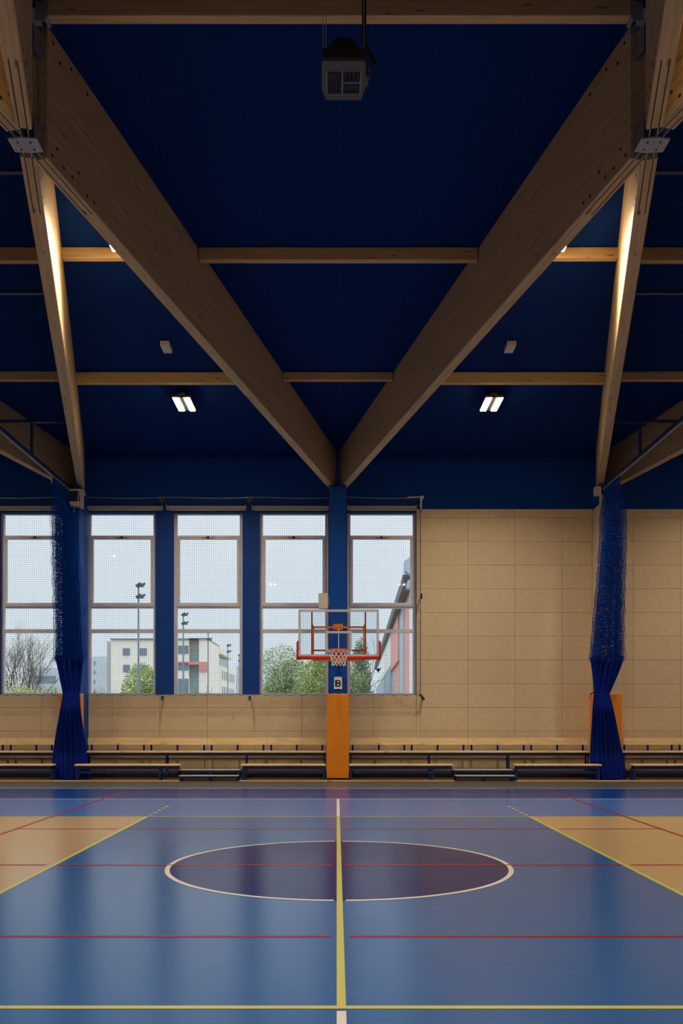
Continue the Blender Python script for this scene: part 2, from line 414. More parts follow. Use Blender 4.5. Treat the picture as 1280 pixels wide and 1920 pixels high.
wl = ['far left window', 'window partly behind the left bunched curtain', 'window right of the left curtain', 'window before the cream apartment block end', 'window left of the basketball column', 'window right of the basketball column']
for i, cx in enumerate(WIN):
    o = wr if i == 0 else dup(wr, (cx, 23.03, WZ0))
    o.name = 'window_%d' % (i+1); o['label'] = 'tall pale framed four pane ' + wl[i]

# hawk sticker on the last window
st = MB(); bx, bz = wx(708, 23.0), wz(1255, 23.0)
pts = [(-.16,.10),(-.06,.0),(0,.02),(.03,.05),(.08,.02),(.17,.08),(.10,-.03),(.06,-.06),(.05,-.13),(.0,-.10),(-.03,-.05),(-.10,-.01)]
st.prism(pts, lambda a,b,t: (bx+a*.6, t, bz+b*.7), 22.975, 22.982)
tag(st.build('bird_sticker', M['ink'], org=(bx,22.98,bz)), 'black bird silhouette sticker on the glass right of the backboard', 'sticker', kind='thing')

# ================================================================== COLUMNS AND PADS
def column(i, label):
    cx = COLS[i]; root = thing('support_column', label, 'column', (cx, 22.0, 0), group='columns along the far wall')
    s = MB()
    if i < 2: s.cbox(-.215, .215, 0, YW-22.0-.001, 0, 7.447, .01); s.build('shaft', M['column'], root)
    else:
        s.cbox(-.215, .215, 0, YW-22.0-.001, 0, 7.02, .01); s.build('shaft', M['cream'], root, label='cream lower shaft')
        u = MB(); u.cbox(-.205, .205, .01, YW-22.0-.001, 7.02, 7.447, .008); u.build('upper_shaft', M['column'], root, label='blue top of the shaft')
    b = MB(); b.box(-.2, .2, .05, .8, 7.447, 7.46); b.build('bearing_plate', M['darksteel'], root)
    return root
column(0, 'blue wall column behind the left bunched blue curtain')
column(1, 'blue wall column behind the basketball hoop, bearing the letter sign')
column(2, 'cream wall column with a blue top behind the right bunched curtain')
def pad(i, label):
    cx = COLS[i]; root = thing('column_pad', label, 'wall padding', (cx, 21.93, 0), group='orange column pads')
    p = MB(); p.cbox(-.283, .283, 0, .06, .03, 2.17, .012); p.build('front_cushion', M['orange'], root)
    for s in (-1, 1):
        q = MB(); x0, x1 = sorted((s*.221, s*.283)); q.cbox(x0, x1, .062, .24 if i < 2 else .86, .03, 2.17, .012); q.build('side_cushion', M['orange'], root)
pad(0, 'orange column pad mostly hidden by the left blue curtain')
pad(1, 'orange column pad below the basketball hoop and letter sign')
pad(2, 'orange column pad half covered by the right blue curtain')

# ================================================================== ROOF TIMBER
DXB, DYB = 3.32, 12.87
BL = math.hypot(DXB, DYB); BE = BL - .27
ZB0, ZB1 = 7.455, 7.87
def make_beam(loc, rz, label):
    root = thing('roof_beam', label, 'roof beam', loc, rz, 'glued timber roof beams')
    hw = .09; t0 = ceil_z(22.45)-.004; t1 = ceil_z(YR)-.004
    zb = lambda s: .012+(ZB1-ZB0)*s/BL; zt = lambda s: t0+(t1-t0)*s/BL - ZB0
    b = MB(); ch = .012
    prof = lambda s: [(-hw, zb(s)+ch), (-hw+ch, zb(s)), (hw-ch, zb(s)), (hw, zb(s)+ch), (hw, zt(s)), (-hw, zt(s))]
    vs = [(s, y, z) for s in (0, BE) for y, z in prof(s)]
    b.add(vs, [tuple(range(6)), tuple(range(6,12))[::-1]] + [(k, 6+k, 6+(k+1)%6, (k+1)%6) for k in range(6)])
    b.build('timber', M['glulam'], root)
    sl = MB()
    for y in (-.04, .04):
        s0, s1 = BE-1.05, BE+.0005
        sl.add([(s,y+e,zb(s)+dz) for s in (s0,s1) for e in (-.006,.006) for dz in (-.0015,.02)], [(0,1,3,2),(4,6,7,5),(0,4,5,1),(2,3,7,6),(0,2,6,4),(1,5,7,3)])
    sl.build('plate_slot', M['slot'], root)
    for sy in (-1, 1):
        for st, h0, base in ((.10,.10,zb),(.20,.24,zb),(.34,.11,zb),(.52,.12,zb),(.66,.26,zb),(.86,.10,zb),(1.02,.12,zb),(.12,-.10,zt),(.26,-.22,zt),(.50,-.10,zt),(.86,-.12,zt)):
            s = BE-st; z = base(s)+h0; dc = MB()
            dc.lathe([(.021, 0), (.021, .0025)], (s, sy*hw if sy > 0 else -hw-.0025, z), 10, 'y')
            dc.build('dowel_cap', M['slot'], root)
    return root
def beam_loc(ci, side, far=True):
    x = COLS[ci] + side*.13; y = 22.45 if far else 2*YR-22.45
    nx_ = {(0,-1): COLS[0]-3.40, (0,1): CX-3.45, (1,-1): CX-3.45, (1,1): CX+3.45, (2,-1): CX+3.45, (2,1): COLS[2]+3.45}[(ci, side)]
    return (x, y, ZB0), math.atan2(YR-y, nx_-x)
b0 = None
for ci, side, far, lab in (
    (1,-1,True,'large timber beam from the central column up to the left steel node'),
    (1, 1,True,'large timber beam from the central column up to the right steel node'),
    (0, 1,True,'narrow looking timber beam from the left column up to the left steel node'),
    (2,-1,True,'narrow looking timber beam from the right column up to the right steel node'),
    (0,-1,True,'timber beam running off past the left edge behind the left curtain rail'),
    (2, 1,True,'timber beam running off past the right edge behind the right curtain rail'),
    (1,-1,False,'pale timber beam overhead in the top left corner, running towards the camera'),
    (1, 1,False,'pale timber beam overhead in the top right corner, running towards the camera'),
    (0, 1,False,'orange lit timber beam at the very left edge above the steel node'),
    (2,-1,False,'orange lit timber beam at the very right edge above the steel node')):
    loc, rz = beam_loc(ci, side, far)
    if b0 is None: b0 = make_beam(loc, rz, lab)
    else: dup(b0, loc, rz, lab)

def node(cx, label):
    root = thing('steel_node', label, 'steel connector', (cx, YR, ZB1), group='steel nodes joining the roof beams')
    p = MB(); p.prism([(-.16,-.115),(0,-.135),(.16,-.115),(.16,.105),(0,.125),(-.16,.105)], lambda a,b,t: (a,b,t), -.012, .004)
    p.build('bottom_plate', M['steel'], root)
    bo = MB()
    for x in (-.07, .07):
        for y in (-.06, .06): bo.lathe([(.012,0),(.012,.008)], (x, y, -.02), 6)
    bo.build('bolts', M['darksteel'], root)
    tp = MB(); tp.box(-.15, .15, -.12, .12, 1.40, 1.412); tp.build('top_plate', M['steel'], root)
    co = MB(); co.box(-.05, .05, -.05, .05, .004, 1.40); co.build('core_tube', M['darksteel'], root)
    ang = math.atan2(DXB, DYB)
    for sx in (-1, 1):
        for sy in (-1, 1):
            d = Vector((sx*math.sin(ang), sy*math.cos(ang), 0)); n = Vector((d.y, -d.x, 0))
            for o in (-.04, .04):
                for za, zb in ((.004, .36), (1.12, 1.40)):
                    f = MB(); q = [d*r + n*(o+e) for r in (.085, .268) for e in (-.005, .005)]
                    f.add([(v.x,v.y,z) for v in q for z in (za, zb)], [(0,1,3,2),(4,6,7,5),(0,4,5,1),(2,3,7,6),(0,2,6,4),(1,5,7,3)])
                    f.build('fin_plate', M['steel'], root)
node(CX-3.45, 'grey steel node plate joining four timber beams at upper left')
node(CX+3.45, 'grey steel node plate joining four timber beams at upper right')

def xb(y): return .13 + DXB*(22.45-y)/DYB
def bx_at(ci, side, y):
    (x, y0, z), a = beam_loc(ci, side); return x + (y-y0)/math.tan(a)
def purlin(x0, x1, y, h, label, lean=None):
    zt = min(ceil_z(y-.06), ceil_z(y+.06))-.004; L = (x1-x0)/2-.006; o = MB()
    o.cbox(-L, L, -.06, .06, -h, 0, .006)
    return tag(o.build('purlin', M['purlin'], org=(0,0,0)), label, 'roof purlin', 'timber purlins under the ceiling', 'thing'), ((x0+x1)/2, y, zt)
hb = .096
for y, hv, hs, ho, nm in ((13.93, .20, .17, .21, 'middle'), (18.15, .16, .225, .16, 'far')):
    sl = hb; X_ = lambda c, d: bx_at(c, d, y)
    for (x0, x1, h, lab) in (
        (X_(1,-1)+sl, X_(1,1)-sl, hv, '%s crosswise purlin between the two large central beams' % nm),
        (X_(0,1)+sl, X_(1,-1)-sl, hs, 'warmly lit %s purlin in the left lamp bay' % nm),
        (X_(1,1)+sl, X_(2,-1)-sl, hs, 'warmly lit %s purlin in the right lamp bay' % nm),
        (X_(0,-1)+sl, X_(0,1)-sl, ho, '%s purlin left of the left narrow beam, cut by the left edge' % nm),
        (X_(2,-1)+sl, X_(2,1)-sl, ho, '%s purlin right of the right narrow beam, cut by the right edge' % nm)):
        o, loc = purlin(x0, x1, y, h, lab); o.location = loc
o, loc = purlin(CX-3.45+.215, CX+3.45-.215, 9.52, .19, 'topmost ridge purlin between the two steel nodes, behind the heater wires'); o.location = loc
for s in (-1, 1):
    x = s*3.19; br = MB()
    br.box(x-.02, x+.02, -.075, .075, -.215, -.015); br.box(x-.11 if s < 0 else x, x if s < 0 else x+.11, -.08, -.07, -.26, -.05)
    br.build('end_bracket', M['steel'], o)

# ================================================================== LAMPS
def make_lamp(loc, label):
    root = thing('ceiling_lamp', label, 'ceiling lamp', loc, 0, 'lit twin panel ceiling lamps')
    b = MB(); b.cbox(-.20, .20, -.41, .41, .012, .075, .006); b.build('casing', M['darksteel'], root)
    for s in (-1, 1):
        d = MB(); x0, x1 = sorted((s*.058, s*.184)); d.box(x0, x1, -.39, .39, .0, .011); d.build('diffuser', M['lamp'], root)
    ld = bpy.data.lights.new('lamp_light', 'AREA'); ld.shape = 'RECTANGLE'; ld.size = .12; ld.size_y = .76; ld.energy = BEAM/2; ld.color = (1,.88,.72); ld.spread = math.radians(138)
    for s in (-1, 1):
        lo_ = bpy.data.objects.new('lamp_light', ld); COL.objects.link(lo_); lo_.parent = root; lo_.location = (s*.12,0,-.004)
    st = MB(); st.lathe([(.03,0),(.03,.14)], (0,-.1,.075), 10); st.lathe([(.03,0),(.03,.14)], (0,.1,.075), 10); st.build('mount', M['grey'], root)
    j = MB(); j.lathe([(.035,0),(.035,.06)], (0,-.49,.04), 12); j.tube([(0,-.49,.06),(0,-.41,.05)], .01, 6); j.build('junction', M['black'], root)
    return root
l0 = None
for xx, yy, lab in (
    (-3.35, 19.1, 'lit ceiling lamp of two glowing panels left of the central beams'),
    (3.40, 19.1, 'lit ceiling lamp of two glowing panels right of the central beams'),
    (-3.33, 13.25, 'lit ceiling lamp just peeking out behind the large left beam'),
    (3.38, 13.25, 'lit ceiling lamp just peeking out behind the large right beam'),
    (-3.35, 6.4, 'lit ceiling lamp overhead to the left, above the frame'),
    (3.40, 6.4, 'lit ceiling lamp overhead to the right, above the frame'),
    (-3.35, .6, 'lit ceiling lamp left above the camera'),
    (3.40, .6, 'lit ceiling lamp right above the camera'),
    (-10.3, 19.1, 'lit ceiling lamp in the bay beyond the left edge, near the far wall'),
    (10.35, 19.1, 'lit ceiling lamp in the bay beyond the right edge, near the far wall'),
    (-10.3, 13.25, 'lit ceiling lamp beyond the left edge, halfway down the hall'),
    (10.35, 13.25, 'lit ceiling lamp beyond the right edge, halfway down the hall'),
    (-10.3, 6.4, 'lit ceiling lamp beyond the left edge, near the camera'),
    (10.35, 6.4, 'lit ceiling lamp beyond the right edge, near the camera')):
    loc = (xx, yy, ceil_z(yy+.4)-.225)
    if l0 is None: l0 = make_lamp(loc, lab)
    else: dup(l0, loc, None, lab)

def make_emerg(loc, label):
    root = thing('ceiling_vent', label, 'ceiling fixture', loc, 0, 'small unlit white ceiling fixtures')
    b = MB(); b.cbox(-.09, .09, -.18, .18, .01, .10, .006); b.build('casing', M['grey'], root)
    f = MB()
    for i in range(3):
        for j in range(4): f.box(-.078+i*.054, -.078+i*.054+.048, -.165+j*.084, -.165+j*.084+.076, .0, .012)
    f.build('grid', M['diffoff'], root)
    return root
e0 = make_emerg((-3.32, 16.95, ceil_z(17.1)-.105), 'small unlit white gridded ceiling fixture above the left lit lamp')
dup(e0, (3.38, 16.95, ceil_z(17.1)-.105), None, 'small unlit white gridded ceiling fixture above the right lit lamp')

# ================================================================== UNIT HEATER
hx, hy, hz = .065, 8.18, 7.55
H = thing('fan_heater', 'dark grey fan heater with louvred underside hung on wires from the ceiling', 'heater', (hx, hy, hz))
b = MB()
out = [(-.195,-.24),(.195,-.24),(.205,-.1),(.205,.12),(.17,.26),(-.17,.26),(-.205,.12),(-.205,-.1)]
inn = [(-.165,-.13),(.165,-.13),(.165,0),(.165,.08),(.155,.185),(-.155,.185),(-.165,.08),(-.165,0)]
n8 = 8
vs = [(a,c,0) for a,c in out] + [(a,c,0) for a,c in inn] + [(a,c,.03) for a,c in out] + [(a,c,.05) for a,c in inn]
fs = [(k,8+k,8+(k+1)%8,(k+1)%8) for k in range(8)] + [(k,(k+1)%8,16+(k+1)%8,16+k) for k in range(8)] + [(8+k,24+k,24+(k+1)%8,8+(k+1)%8) for k in range(8)]
b.add(vs, fs); b.build('casing', M['heater'], H)
b = MB(); b.cbox(-.195, .195, -.235, .25, .031, .135, .01); b.build('upper_casing', M['heater2'], H)
b = MB(); b.lathe([(.15,.135),(.165,.15),(.165,.24),(.14,.30),(.05,.32)], (0,0,0), 24); b.build('fan_housing', M['heater2'], H)
fr = MB()
fr.box(-.165,-.152,-.13,.185,-.004,.03); fr.box(.152,.165,-.13,.185,-.004,.03); fr.box(-.152,.152,-.13,-.122,-.004,.03); fr.box(-.152,.152,.175,.185,-.004,.03)
fr.box(-.018,-.004,-.122,.175,-.004,.03); fr.box(-.004,.152,.02,.032,-.004,.03)
fr.build('louvre_frame', M['louver'], H)
lv = MB()
def slats(x0,x1,y0,y1,n,ax):
    for k in range(n):
        if ax == 'x':
            y = y0+(y1-y0)*(k+.5)/n; lv.bar((x0,y,.012),(x1,y,.012), .022, .004)
        else:
            x = x0+(x1-x0)*(k+.5)/n; lv.bar((x,y0,.012),(x,y1,.012), .022, .004)
slats(-.152,-.018,-.122,.04,5,'x'); slats(-.152,-.018,.045,.175,4,'y'); slats(-.004,.152,-.122,.02,4,'y'); slats(-.004,.152,.032,.175,5,'x')
lv.build('louvre_slats', M['black'], H)
wi = MB()
for x, y in ((-.19,-.20),(-.17,.22),(.185,-.20)): wi.tube([(x,y,.135),(x,y,ceil_z(hy+y)-hz-.005)], .0035, 5)
wi.build('suspension_wire', M['offwhite'], H)
pp = MB(); pp.tube([(.31,.26,.34),(.295,.25,.37),(.21,.22,.50),(.20,.2,.56),(.20,.2,ceil_z(hy)-hz-.03)], .022, 10); pp.build('supply_pipe', M['black'], H)
cn = MB(); cn.box(.196,.235,.0,.14,.04,.20)
for z in (.08,.15): cn.lathe([(.014,0),(.014,.02)], (.235,.07,z), 8, 'x')
cn.build('connection_box', M['heater'], H)

# ================================================================== BASKETBALL HOOP
bd = 19.45; bcx = .044
HP = thing('basketball_hoop', 'wall mounted basketball hoop with clear backboard, red padding and orange frame', 'basketball hoop', (bcx, bd, 2.93))
z0, z1 = 0, 1.05
g_ = MB(); g_.box(-.9, .9, 0, .012, 0, 1.05); glassb = g_.build('backboard', glass_mat('backboard_acrylic', (.90,.93,.95)), HP)
fr = MB(); t_ = .048
fr.box(-.9,.9,-.006,.03,1.05-t_,1.052); fr.box(-.9,.9,-.006,.03,-.002,t_); fr.box(-.902,-.9+t_,-.006,.03,t_,1.05-t_); fr.box(.9-t_,.902,-.006,.03,t_,1.05-t_)
fr.build('board_border', M['white'], glassb)
ta = MB(); a, zb_, zt_ = .295, .12, .57
ta.box(-a,a,-.004,.0,zt_-.05,zt_); ta.box(-a,a,-.004,0,zb_,zb_+.05); ta.box(-a,-a+.05,-.004,0,zb_+.05,zt_-.05); ta.box(a-.05,a,-.004,0,zb_+.05,zt_-.05)
ta.build('target_rectangle', M['white'], glassb)
pd = MB()
pd.cbox(-.93,.93,-.025,.05,-.065,.012,.01)
for s in (-1,1):
    pol = [(s*.902,-.065),(s*.945,-.065),(s*.945,.30),(s*.93,.345),(s*.902,.36)]
    pd.prism(pol, lambda q,r,t: (q, t, r), -.025, .05)
pd.build('edge_padding', M['red'], HP)
sf = MB()
for s in (-1,1):
    sf.bar((s*.6,.05,-.02),(s*.6,.05,1.0), .036)
    sf.bar((s*.6,.05,.74),(s*.59,.95,.755), .03); sf.bar((s*.6,.05,.0),(s*.59,.95,-.01), .03)
sf.bar((-.6,.06,.14),(.6,.06,.14), .036)
sf.build('board_frame', M['hooporange'], HP)
bf = MB()
for s in (-1,1):
    bf.bar((s*.59,.95,-.02),(s*.59,.95,.755), .034)
    bf.bar((s*.585,.96,.757),(s*.10,2.5,.915), .034); bf.bar((s*.585,.96,-.02),(s*.10,2.5,.075), .034)
bf.bar((-.57,.95,.755),(.57,.95,.755), .045); bf.bar((-.57,.95,-.02),(.57,.95,-.02), .045)
bf.build('extension_arm', M['hooporange'], HP)
mp = MB(); mp.box(-.135,.11,2.5,2.545,.85,1.0); mp.build('wall_plate', M['hooporange'], HP); mp = MB(); mp.box(-.135,.11,2.5,2.545,.0,.15); mp.build('wall_plate', M['hooporange'], HP)
rd = MB(); rd.tube([(0,.97,.74),(0,.1,.16)], .009, 8); rd.build('adjusting_rod', M['grey'], HP)
rim = MB(); rc = (0, -.385); rz_ = .12
ring = [(rc[0]+.232*math.cos(2*PI*k/40), rc[1]+.232*math.sin(2*PI*k/40), rz_) for k in range(40)]
rim.tube(ring, .010, 8, closed=True)
rim.box(-.09,.09,-.16,-.008,rz_-.012,rz_+.004); rim.box(-.11,.11,-.02,-.004,rz_-.13,rz_+.02)
for s in (-1,1): rim.add([(s*.02,-.15,rz_),(s*.09,-.15,rz_),(s*.09,-.008,rz_),(s*.02,-.008,rz_-.12)], [(0,1,2,3)])
ro = rim.build('rim', M['red'], HP, smooth=False)
net = MB(); NS = 12
levels = [(.226,0),(.205,-.075),(.178,-.15),(.158,-.22),(.150,-.29),(.158,-.345)]
def npt(i, k):
    r, z = levels[i]; a = 2*PI*(k+.5*i)/NS; return (rc[0]+r*math.cos(a), rc[1]+r*math.sin(a), rz_-.01+z)
for i in range(len(levels)-1):
    for k in range(NS):
        net.tube([npt(i,k), npt(i+1,k)], .0055, 5); net.tube([npt(i,k), npt(i+1,k-1)], .0055, 5)
net.build('net', M['netwhite'], HP)

# sign with the letter B and the small box on the column
sg = MB(); sx0, sx1 = wx(626,21.985), wx(641,21.985); sz0, sz1 = wz(1292,21.985), wz(1269,21.985); so = ((sx0+sx1)/2, 21.992, (sz0+sz1)/2)
S = tag(sg.box(sx0,sx1,21.985,21.998,sz0,sz1).build('letter_sign', M['paper'], org=so), 'white paper sign with a bold black letter B on the central column', 'sign', kind='thing')
def letter_b(h, wd):
    pts = []
    mb = MB(); t = h*.19
    mb.box(-wd/2, -wd/2+t*1.25, 0, .003, -h/2, h/2)
    def bowl(zc, r, xr, x0):
        n = 14; P = []
        for k in range(n+1):
            a = -PI/2+PI*k/n
            P.append(((xr+r*math.cos(a)*1.0, zc+r*math.sin(a)), (xr+(r-t)*math.cos(a)*.85-.002, zc+(r-t*.9)*math.sin(a))))
        o_ = [(x0, zc-r)]+[p[0] for p in P]+[(x0, zc+r)]; i_ = [(x0, zc-(r-t*.9))]+[p[1] for p in P]+[(x0, zc+(r-t*.9))]
        for k in range(len(o_)-1):
            q = [o_[k], o_[k+1], i_[k+1], i_[k]]
            mb.prism(q, lambda a_,b_,t_: (a_, t_, b_), 0, .003)
    r1, r2 = h*.265, h*.29
    bowl(h/2-r1+.0, r1, wd/2-r1-.006, -wd/2); bowl(-h/2+r2, r2, wd/2-r2, -wd/2)
    return mb
lb = letter_b(.165, .145); lb.v = [(x, y-.0105, z-.012) for x,y,z in lb.v]; lb.build('letter', M['ink'], S)
bx_ = MB(); bx_.cbox(wx(597,22.0), wx(614.5,22.0), 22.0, 22.14, wz(1141,22.0), wz(1112,22.0), .008)
bb = tag(bx_.build('control_box', M['offwhite'], org=(-.33,22.05,4.5)), 'plain grey beige box fixed left of the central column above the backboard', 'box', kind='thing')
mt = MB(); mt.box(-.20,-.19,22.03,22.12,4.40,4.64); mt.build('mounting_tab', M['grey'], bb, org=(-.33,22.05,4.5))

# ================================================================== BENCHES
def front_bench(x0, x1, legs, label):
    root = thing('bench', label, 'bench', ((x0+x1)/2, 21.36, 0), group='low benches along the far wall'); o = ((x0+x1)/2, 21.36, 0)
    s = MB(); s.cbox(x0, x1, 21.36, 21.66, .374, .414, .006); s.build('seat', M['plank'], root, o)
    f = MB(); f.box(x0+.04, x1-.04, 21.385, 21.42, .295, .373); f.box(x0+.04, x1-.04, 21.60, 21.635, .295, .373); f.build('seat_frame', M['bluesteel'], root, o)
    r = MB(); r.box(x0+.09, x1-.06, 21.39, 21.415, .19, .245); r.build('rail', M['bluesteel'], root, o)
    for lx in legs:
        for ly in (21.405, 21.615):
            l = MB(); l.box(lx-.022, lx+.022, ly-.022, ly+.022, 0, .295); l.build('leg', M['bluesteel'], root, o)
d1 = 21.36
for a, b, lg, lab in (
    (-60, 98, (-40, 96), 'low wooden bench cut off by the left edge'),
    (139, 336, (143, 299), 'low wooden bench just right of the left curtain'),
    (451, 610, (455, 607), 'low wooden bench ending at the left of the central orange pad'),
    (655, 850, (658, 811), 'low wooden bench starting at the right of the central orange pad'),
    (966, 1128, (969, 1123), 'low wooden bench in front of the right curtain'),
    (1187, 1340, (1190, 1330), 'low wooden bench cut off by the right edge')):
    front_bench(wx(a,d1), wx(b,d1), [wx(l,d1) for l in lg], lab)

def upper_bench(x0, x1, segs, brs, legs, label):
    o = ((x0+x1)/2, 22.25, 0); root = thing('upper_bench', label, 'bench', o, group='raised benches with backrests along the far wall')
    s = MB(); s.cbox(x0, x1, 22.22, 22.58, wz(1411.5,22.22), wz(1408.3,22.22), .005); s.build('seat', M['plank'], root, o)
    zt = wz(1411.5,22.22)
    f = MB(); f.box(x0, x1, 22.25, 22.29, zt-.075, zt); f.box(x0, x1, 22.5, 22.54, zt-.075, zt); f.build('seat_frame', M['bluesteel'], root, o)
    for lx in legs:
        for ly in (22.27, 22.52):
            l = MB(); l.box(lx-.019, lx+.019, ly-.019, ly+.019, 0, zt-.075); l.build('leg', M['bluesteel'], root, o)
    for a, b in segs:
        k = MB(); k.cbox(a+.003, b-.003, 22.60, 22.635, wz(1396.5,22.6), wz(1383.5,22.6), .004); k.build('backrest', M['plank'], root, o)
    for bx in brs:
        k = MB(); k.box(bx-.024, bx+.024, 22.637, 22.65, .60, wz(1385,22.6)); k.box(bx-.024, bx+.024, 22.545, 22.65, .60, .64); k.build('bracket', M['cloth'], root, o)
D2 = 22.6; X = lambda l: [wx(p, D2) for p in l]
def segs(l): q = X(l); return list(zip(q, q[1:]))
upper_bench(-9.7, wx(104,22.25), segs((-40,12,104)), X((4,19,67,96)), [-9.4, wx(100,22.25)], 'raised bench with wooden backrest left of the left curtain')
upper_bench(wx(158,22.25), wx(610.5,22.25), segs((164,276,388.5,500.5,611)), X((171,220,269,283,332,382,396,445,493.5,508,556,604)), [wx(p,22.25) for p in (162,311,461,608)], 'long raised bench with wooden backrest between the left curtain and orange pad')
upper_bench(wx(654,22.25), wx(1105,22.25), segs((655,765.5,877,989.5,1102)), X((661,710,758,772,820.5,869,884,933,982,996,1045,1093)), [wx(p,22.25) for p in (657,805,954,1103)], 'long raised bench with wooden backrest between the orange pad and right curtain')
upper_bench(wx(1167,22.25), 9.8, segs((1168,1281,1330)), X((1171,1215,1260,1275)), [wx(1170,22.25), 9.6], 'raised bench with wooden backrest right of the right curtain')

def step(x0, x1, label):
    o = ((x0+x1)/2, 21.42, 0); root = thing('step_unit', label, 'step', o, group='two-tread steps between the benches')
    for nm, y0, z in (('lower', 21.42, .135), ('upper', 21.72, .265)):
        t = MB(); t.cbox(x0, x1, y0, y0+.27, z-.022, z, .004); to = t.build('tread', M['tread'], root, o)
        a = MB(); a.box(x0+.02, x1-.02, y0+.02, y0+.05, z-.075, z-.022); a.build('apron', M['bluesteel'], to, o)
        for lx in (x0+.04, (x0+x1)/2, x1-.04):
            l = MB(); l.box(lx-.02, lx+.02, y0+.02, y0+.06, 0, z-.075); l.build('leg', M['bluesteel'], root, o)
            l = MB(); l.box(lx-.02, lx+.02, y0+.2, y0+.24, 0, z-.022); l.build('leg', M['bluesteel'], root, o)
step(wx(334.5,21.42), wx(447,21.42), 'blue framed two tread step between benches left of the orange pad')
step(wx(854,21.42), wx(966,21.42), 'blue framed two tread step between benches right of the orange pad')

# ================================================================== WINDOW PROTECTION NETS
def safety_net(x0, x1, z0, z1, y, label, hooks, posts=()):
    o = (x0, y, z0); root = thing('safety_net', label, 'safety net', o, group='dark ball nets in front of the windows')
    Q = random.Random(int(x0*100)); ph = [Q.uniform(0, 6) for _ in range(8)]
    nx = max(4, round((x1-x0)/.0545)); nz = round((z1-z0)/.0545)
    def P(u, v):
        x = x0+(x1-x0)*u; z = z0+(z1-z0)*v; L = x1-x0; edge = math.sin(PI*u)*math.sin(PI*v)
        dx = .010*math.sin(2.3*x+3.1*z+ph[0])+.006*math.sin(5.1*z+ph[1]); dz = .010*math.sin(1.9*x-2.2*z+ph[2])+.007*math.sin(4.3*x+ph[3])
        dy = .03*math.sin(1.1*x+ph[4])*math.sin(.8*z+ph[5])*edge
        top = .03*math.sin(PI*((x-x0) % 2.27)/2.27)*max(0, v-.9)*10            # sag of the upper rope
        bot = .026*abs(math.sin(PI*(x-x0)/.312))*max(0, .02-v)*50               # scallops along the lower cord
        return (x+dx*edge, y+dy, z+dz*edge-top+bot)
    m = MB(); rr = .0021
    for i in range(nx+1): m.tube([P(i/nx, k/22) for k in range(23)], rr, 3, caps=False)
    for k in range(nz+1):
        n = max(6, int((x1-x0)/.16)); m.tube([P(i/n, k/nz) for i in range(n+1)], rr, 3, caps=False)
    m.build('mesh', M['netblack'], root, o)
    r = MB(); n = max(12, int((x1-x0)/.039))
    r.tube([P(i/n, 0) for i in range(n+1)], .006, 5); r.tube([P(0, k/30) for k in range(31)], .007, 5); r.tube([P(1, k/30) for k in range(31)], .007, 5)
    k_ = int((x1-x0)/.312)
    for i in range(k_+1):
        p = P(min(1, i*.312/(x1-x0)), 0); r.tube([p, (p[0]+.006, y, p[2]-.045)], .005, 4)
    for k in range(1, 14): p = P(1, k/14); r.tube([(p[0]-.03,y,p[2]),(p[0]+.035,y,p[2]+.005)], .005, 4)
    r.build('border_cord', M['netblack'], root, o)
    c_ = MB(); n = 40
    c_.tube([P(i/n, 1) for i in range(n+1)], .006, 5); c_.build('top_cable', M['steel'], root, o)
    for hx_ in hooks:
        h = MB(); h.box(hx_-.035, hx_+.035, y+.02, YW-.002, z1-.10, z1-.04); h.box(hx_-.10, hx_+.10, y-.004, y+.02, z1-.03, z1+.01)
        h.bar((hx_-.08,y+.01,z1-.02),(hx_,y+.01,z1-.14), .03); h.bar((hx_+.08,y+.01,z1-.02),(hx_,y+.01,z1-.14), .03)
        ho = h.build('top_bracket', M['darksteel'], root, o)
        b = MB()
        for bx, bz in ((-.06,0),(.06,0),(0,-.11)): b.lathe([(.012,0),(.009,.012)], (hx_+bx, y-.016, z1-.005+bz), 8, 'y')
        b.build('bolts', M['grey'], ho, o)
        l = MB(); l.box(hx_-.02, hx_+.02, y-.02, y+.02, z0-.13, z0-.01); l.box(hx_-.015, hx_+.015, y+.02, 22.79, z0-.05, z0-.02); l.build('lower_hook', M['black'], root, o)
    return root, o
yn = 22.52; zt_n, zb_n = wz(932, yn), wz(1304, yn)
pier = lambda i: (WIN[i]+WIN[i+1])/2
safety_net(-9.5, COLS[0]-.23, zb_n, zt_n, yn, 'dark ball net over the window at the left edge, left of the curtain', [pier(0)])
nroot, no = safety_net(COLS[0]+.23, CX-.23, zb_n, zt_n, yn, 'wide dark ball net over three windows between left curtain and central column', [pier(2), pier(3)])
nroot2, no2 = safety_net(CX+.23, wx(788.5,yn), zb_n, zt_n, yn, 'narrow dark ball net over the single window right of the central column', [])
ep = MB(); ex = wx(789, yn)
ep.box(ex-.02, ex+.02, yn-.02, yn+.02, zt_n-.30, zt_n+.02); ep.box(ex-.02, ex+.07, yn-.015, 22.84, zt_n-.02, zt_n+.03); ep.bar((ex,yn,zt_n),(ex-.35,yn,zt_n-.01), .025); ep.build('corner_bracket', M['grey'], nroot2, no2)
ep = MB(); ep.bar((ex-.03,yn,zb_n+.03),(ex+.09,yn+.1,zb_n-.10), .05, .035); ep.box(ex+.04,ex+.08,yn+.1,22.79,zb_n-.11,zb_n-.07); ep.build('lower_hook', M['black'], nroot2, no2)
ep = MB(); zz = wz(1118, yn); ep.box(ex-.01, ex+.035, yn-.03, yn+.03, zz-.07, zz+.07); ep.box(ex+.0, ex+.02, yn+.03, 22.79, zz-.02, zz+.02); ep.build('side_hook', M['black'], nroot2, no2)

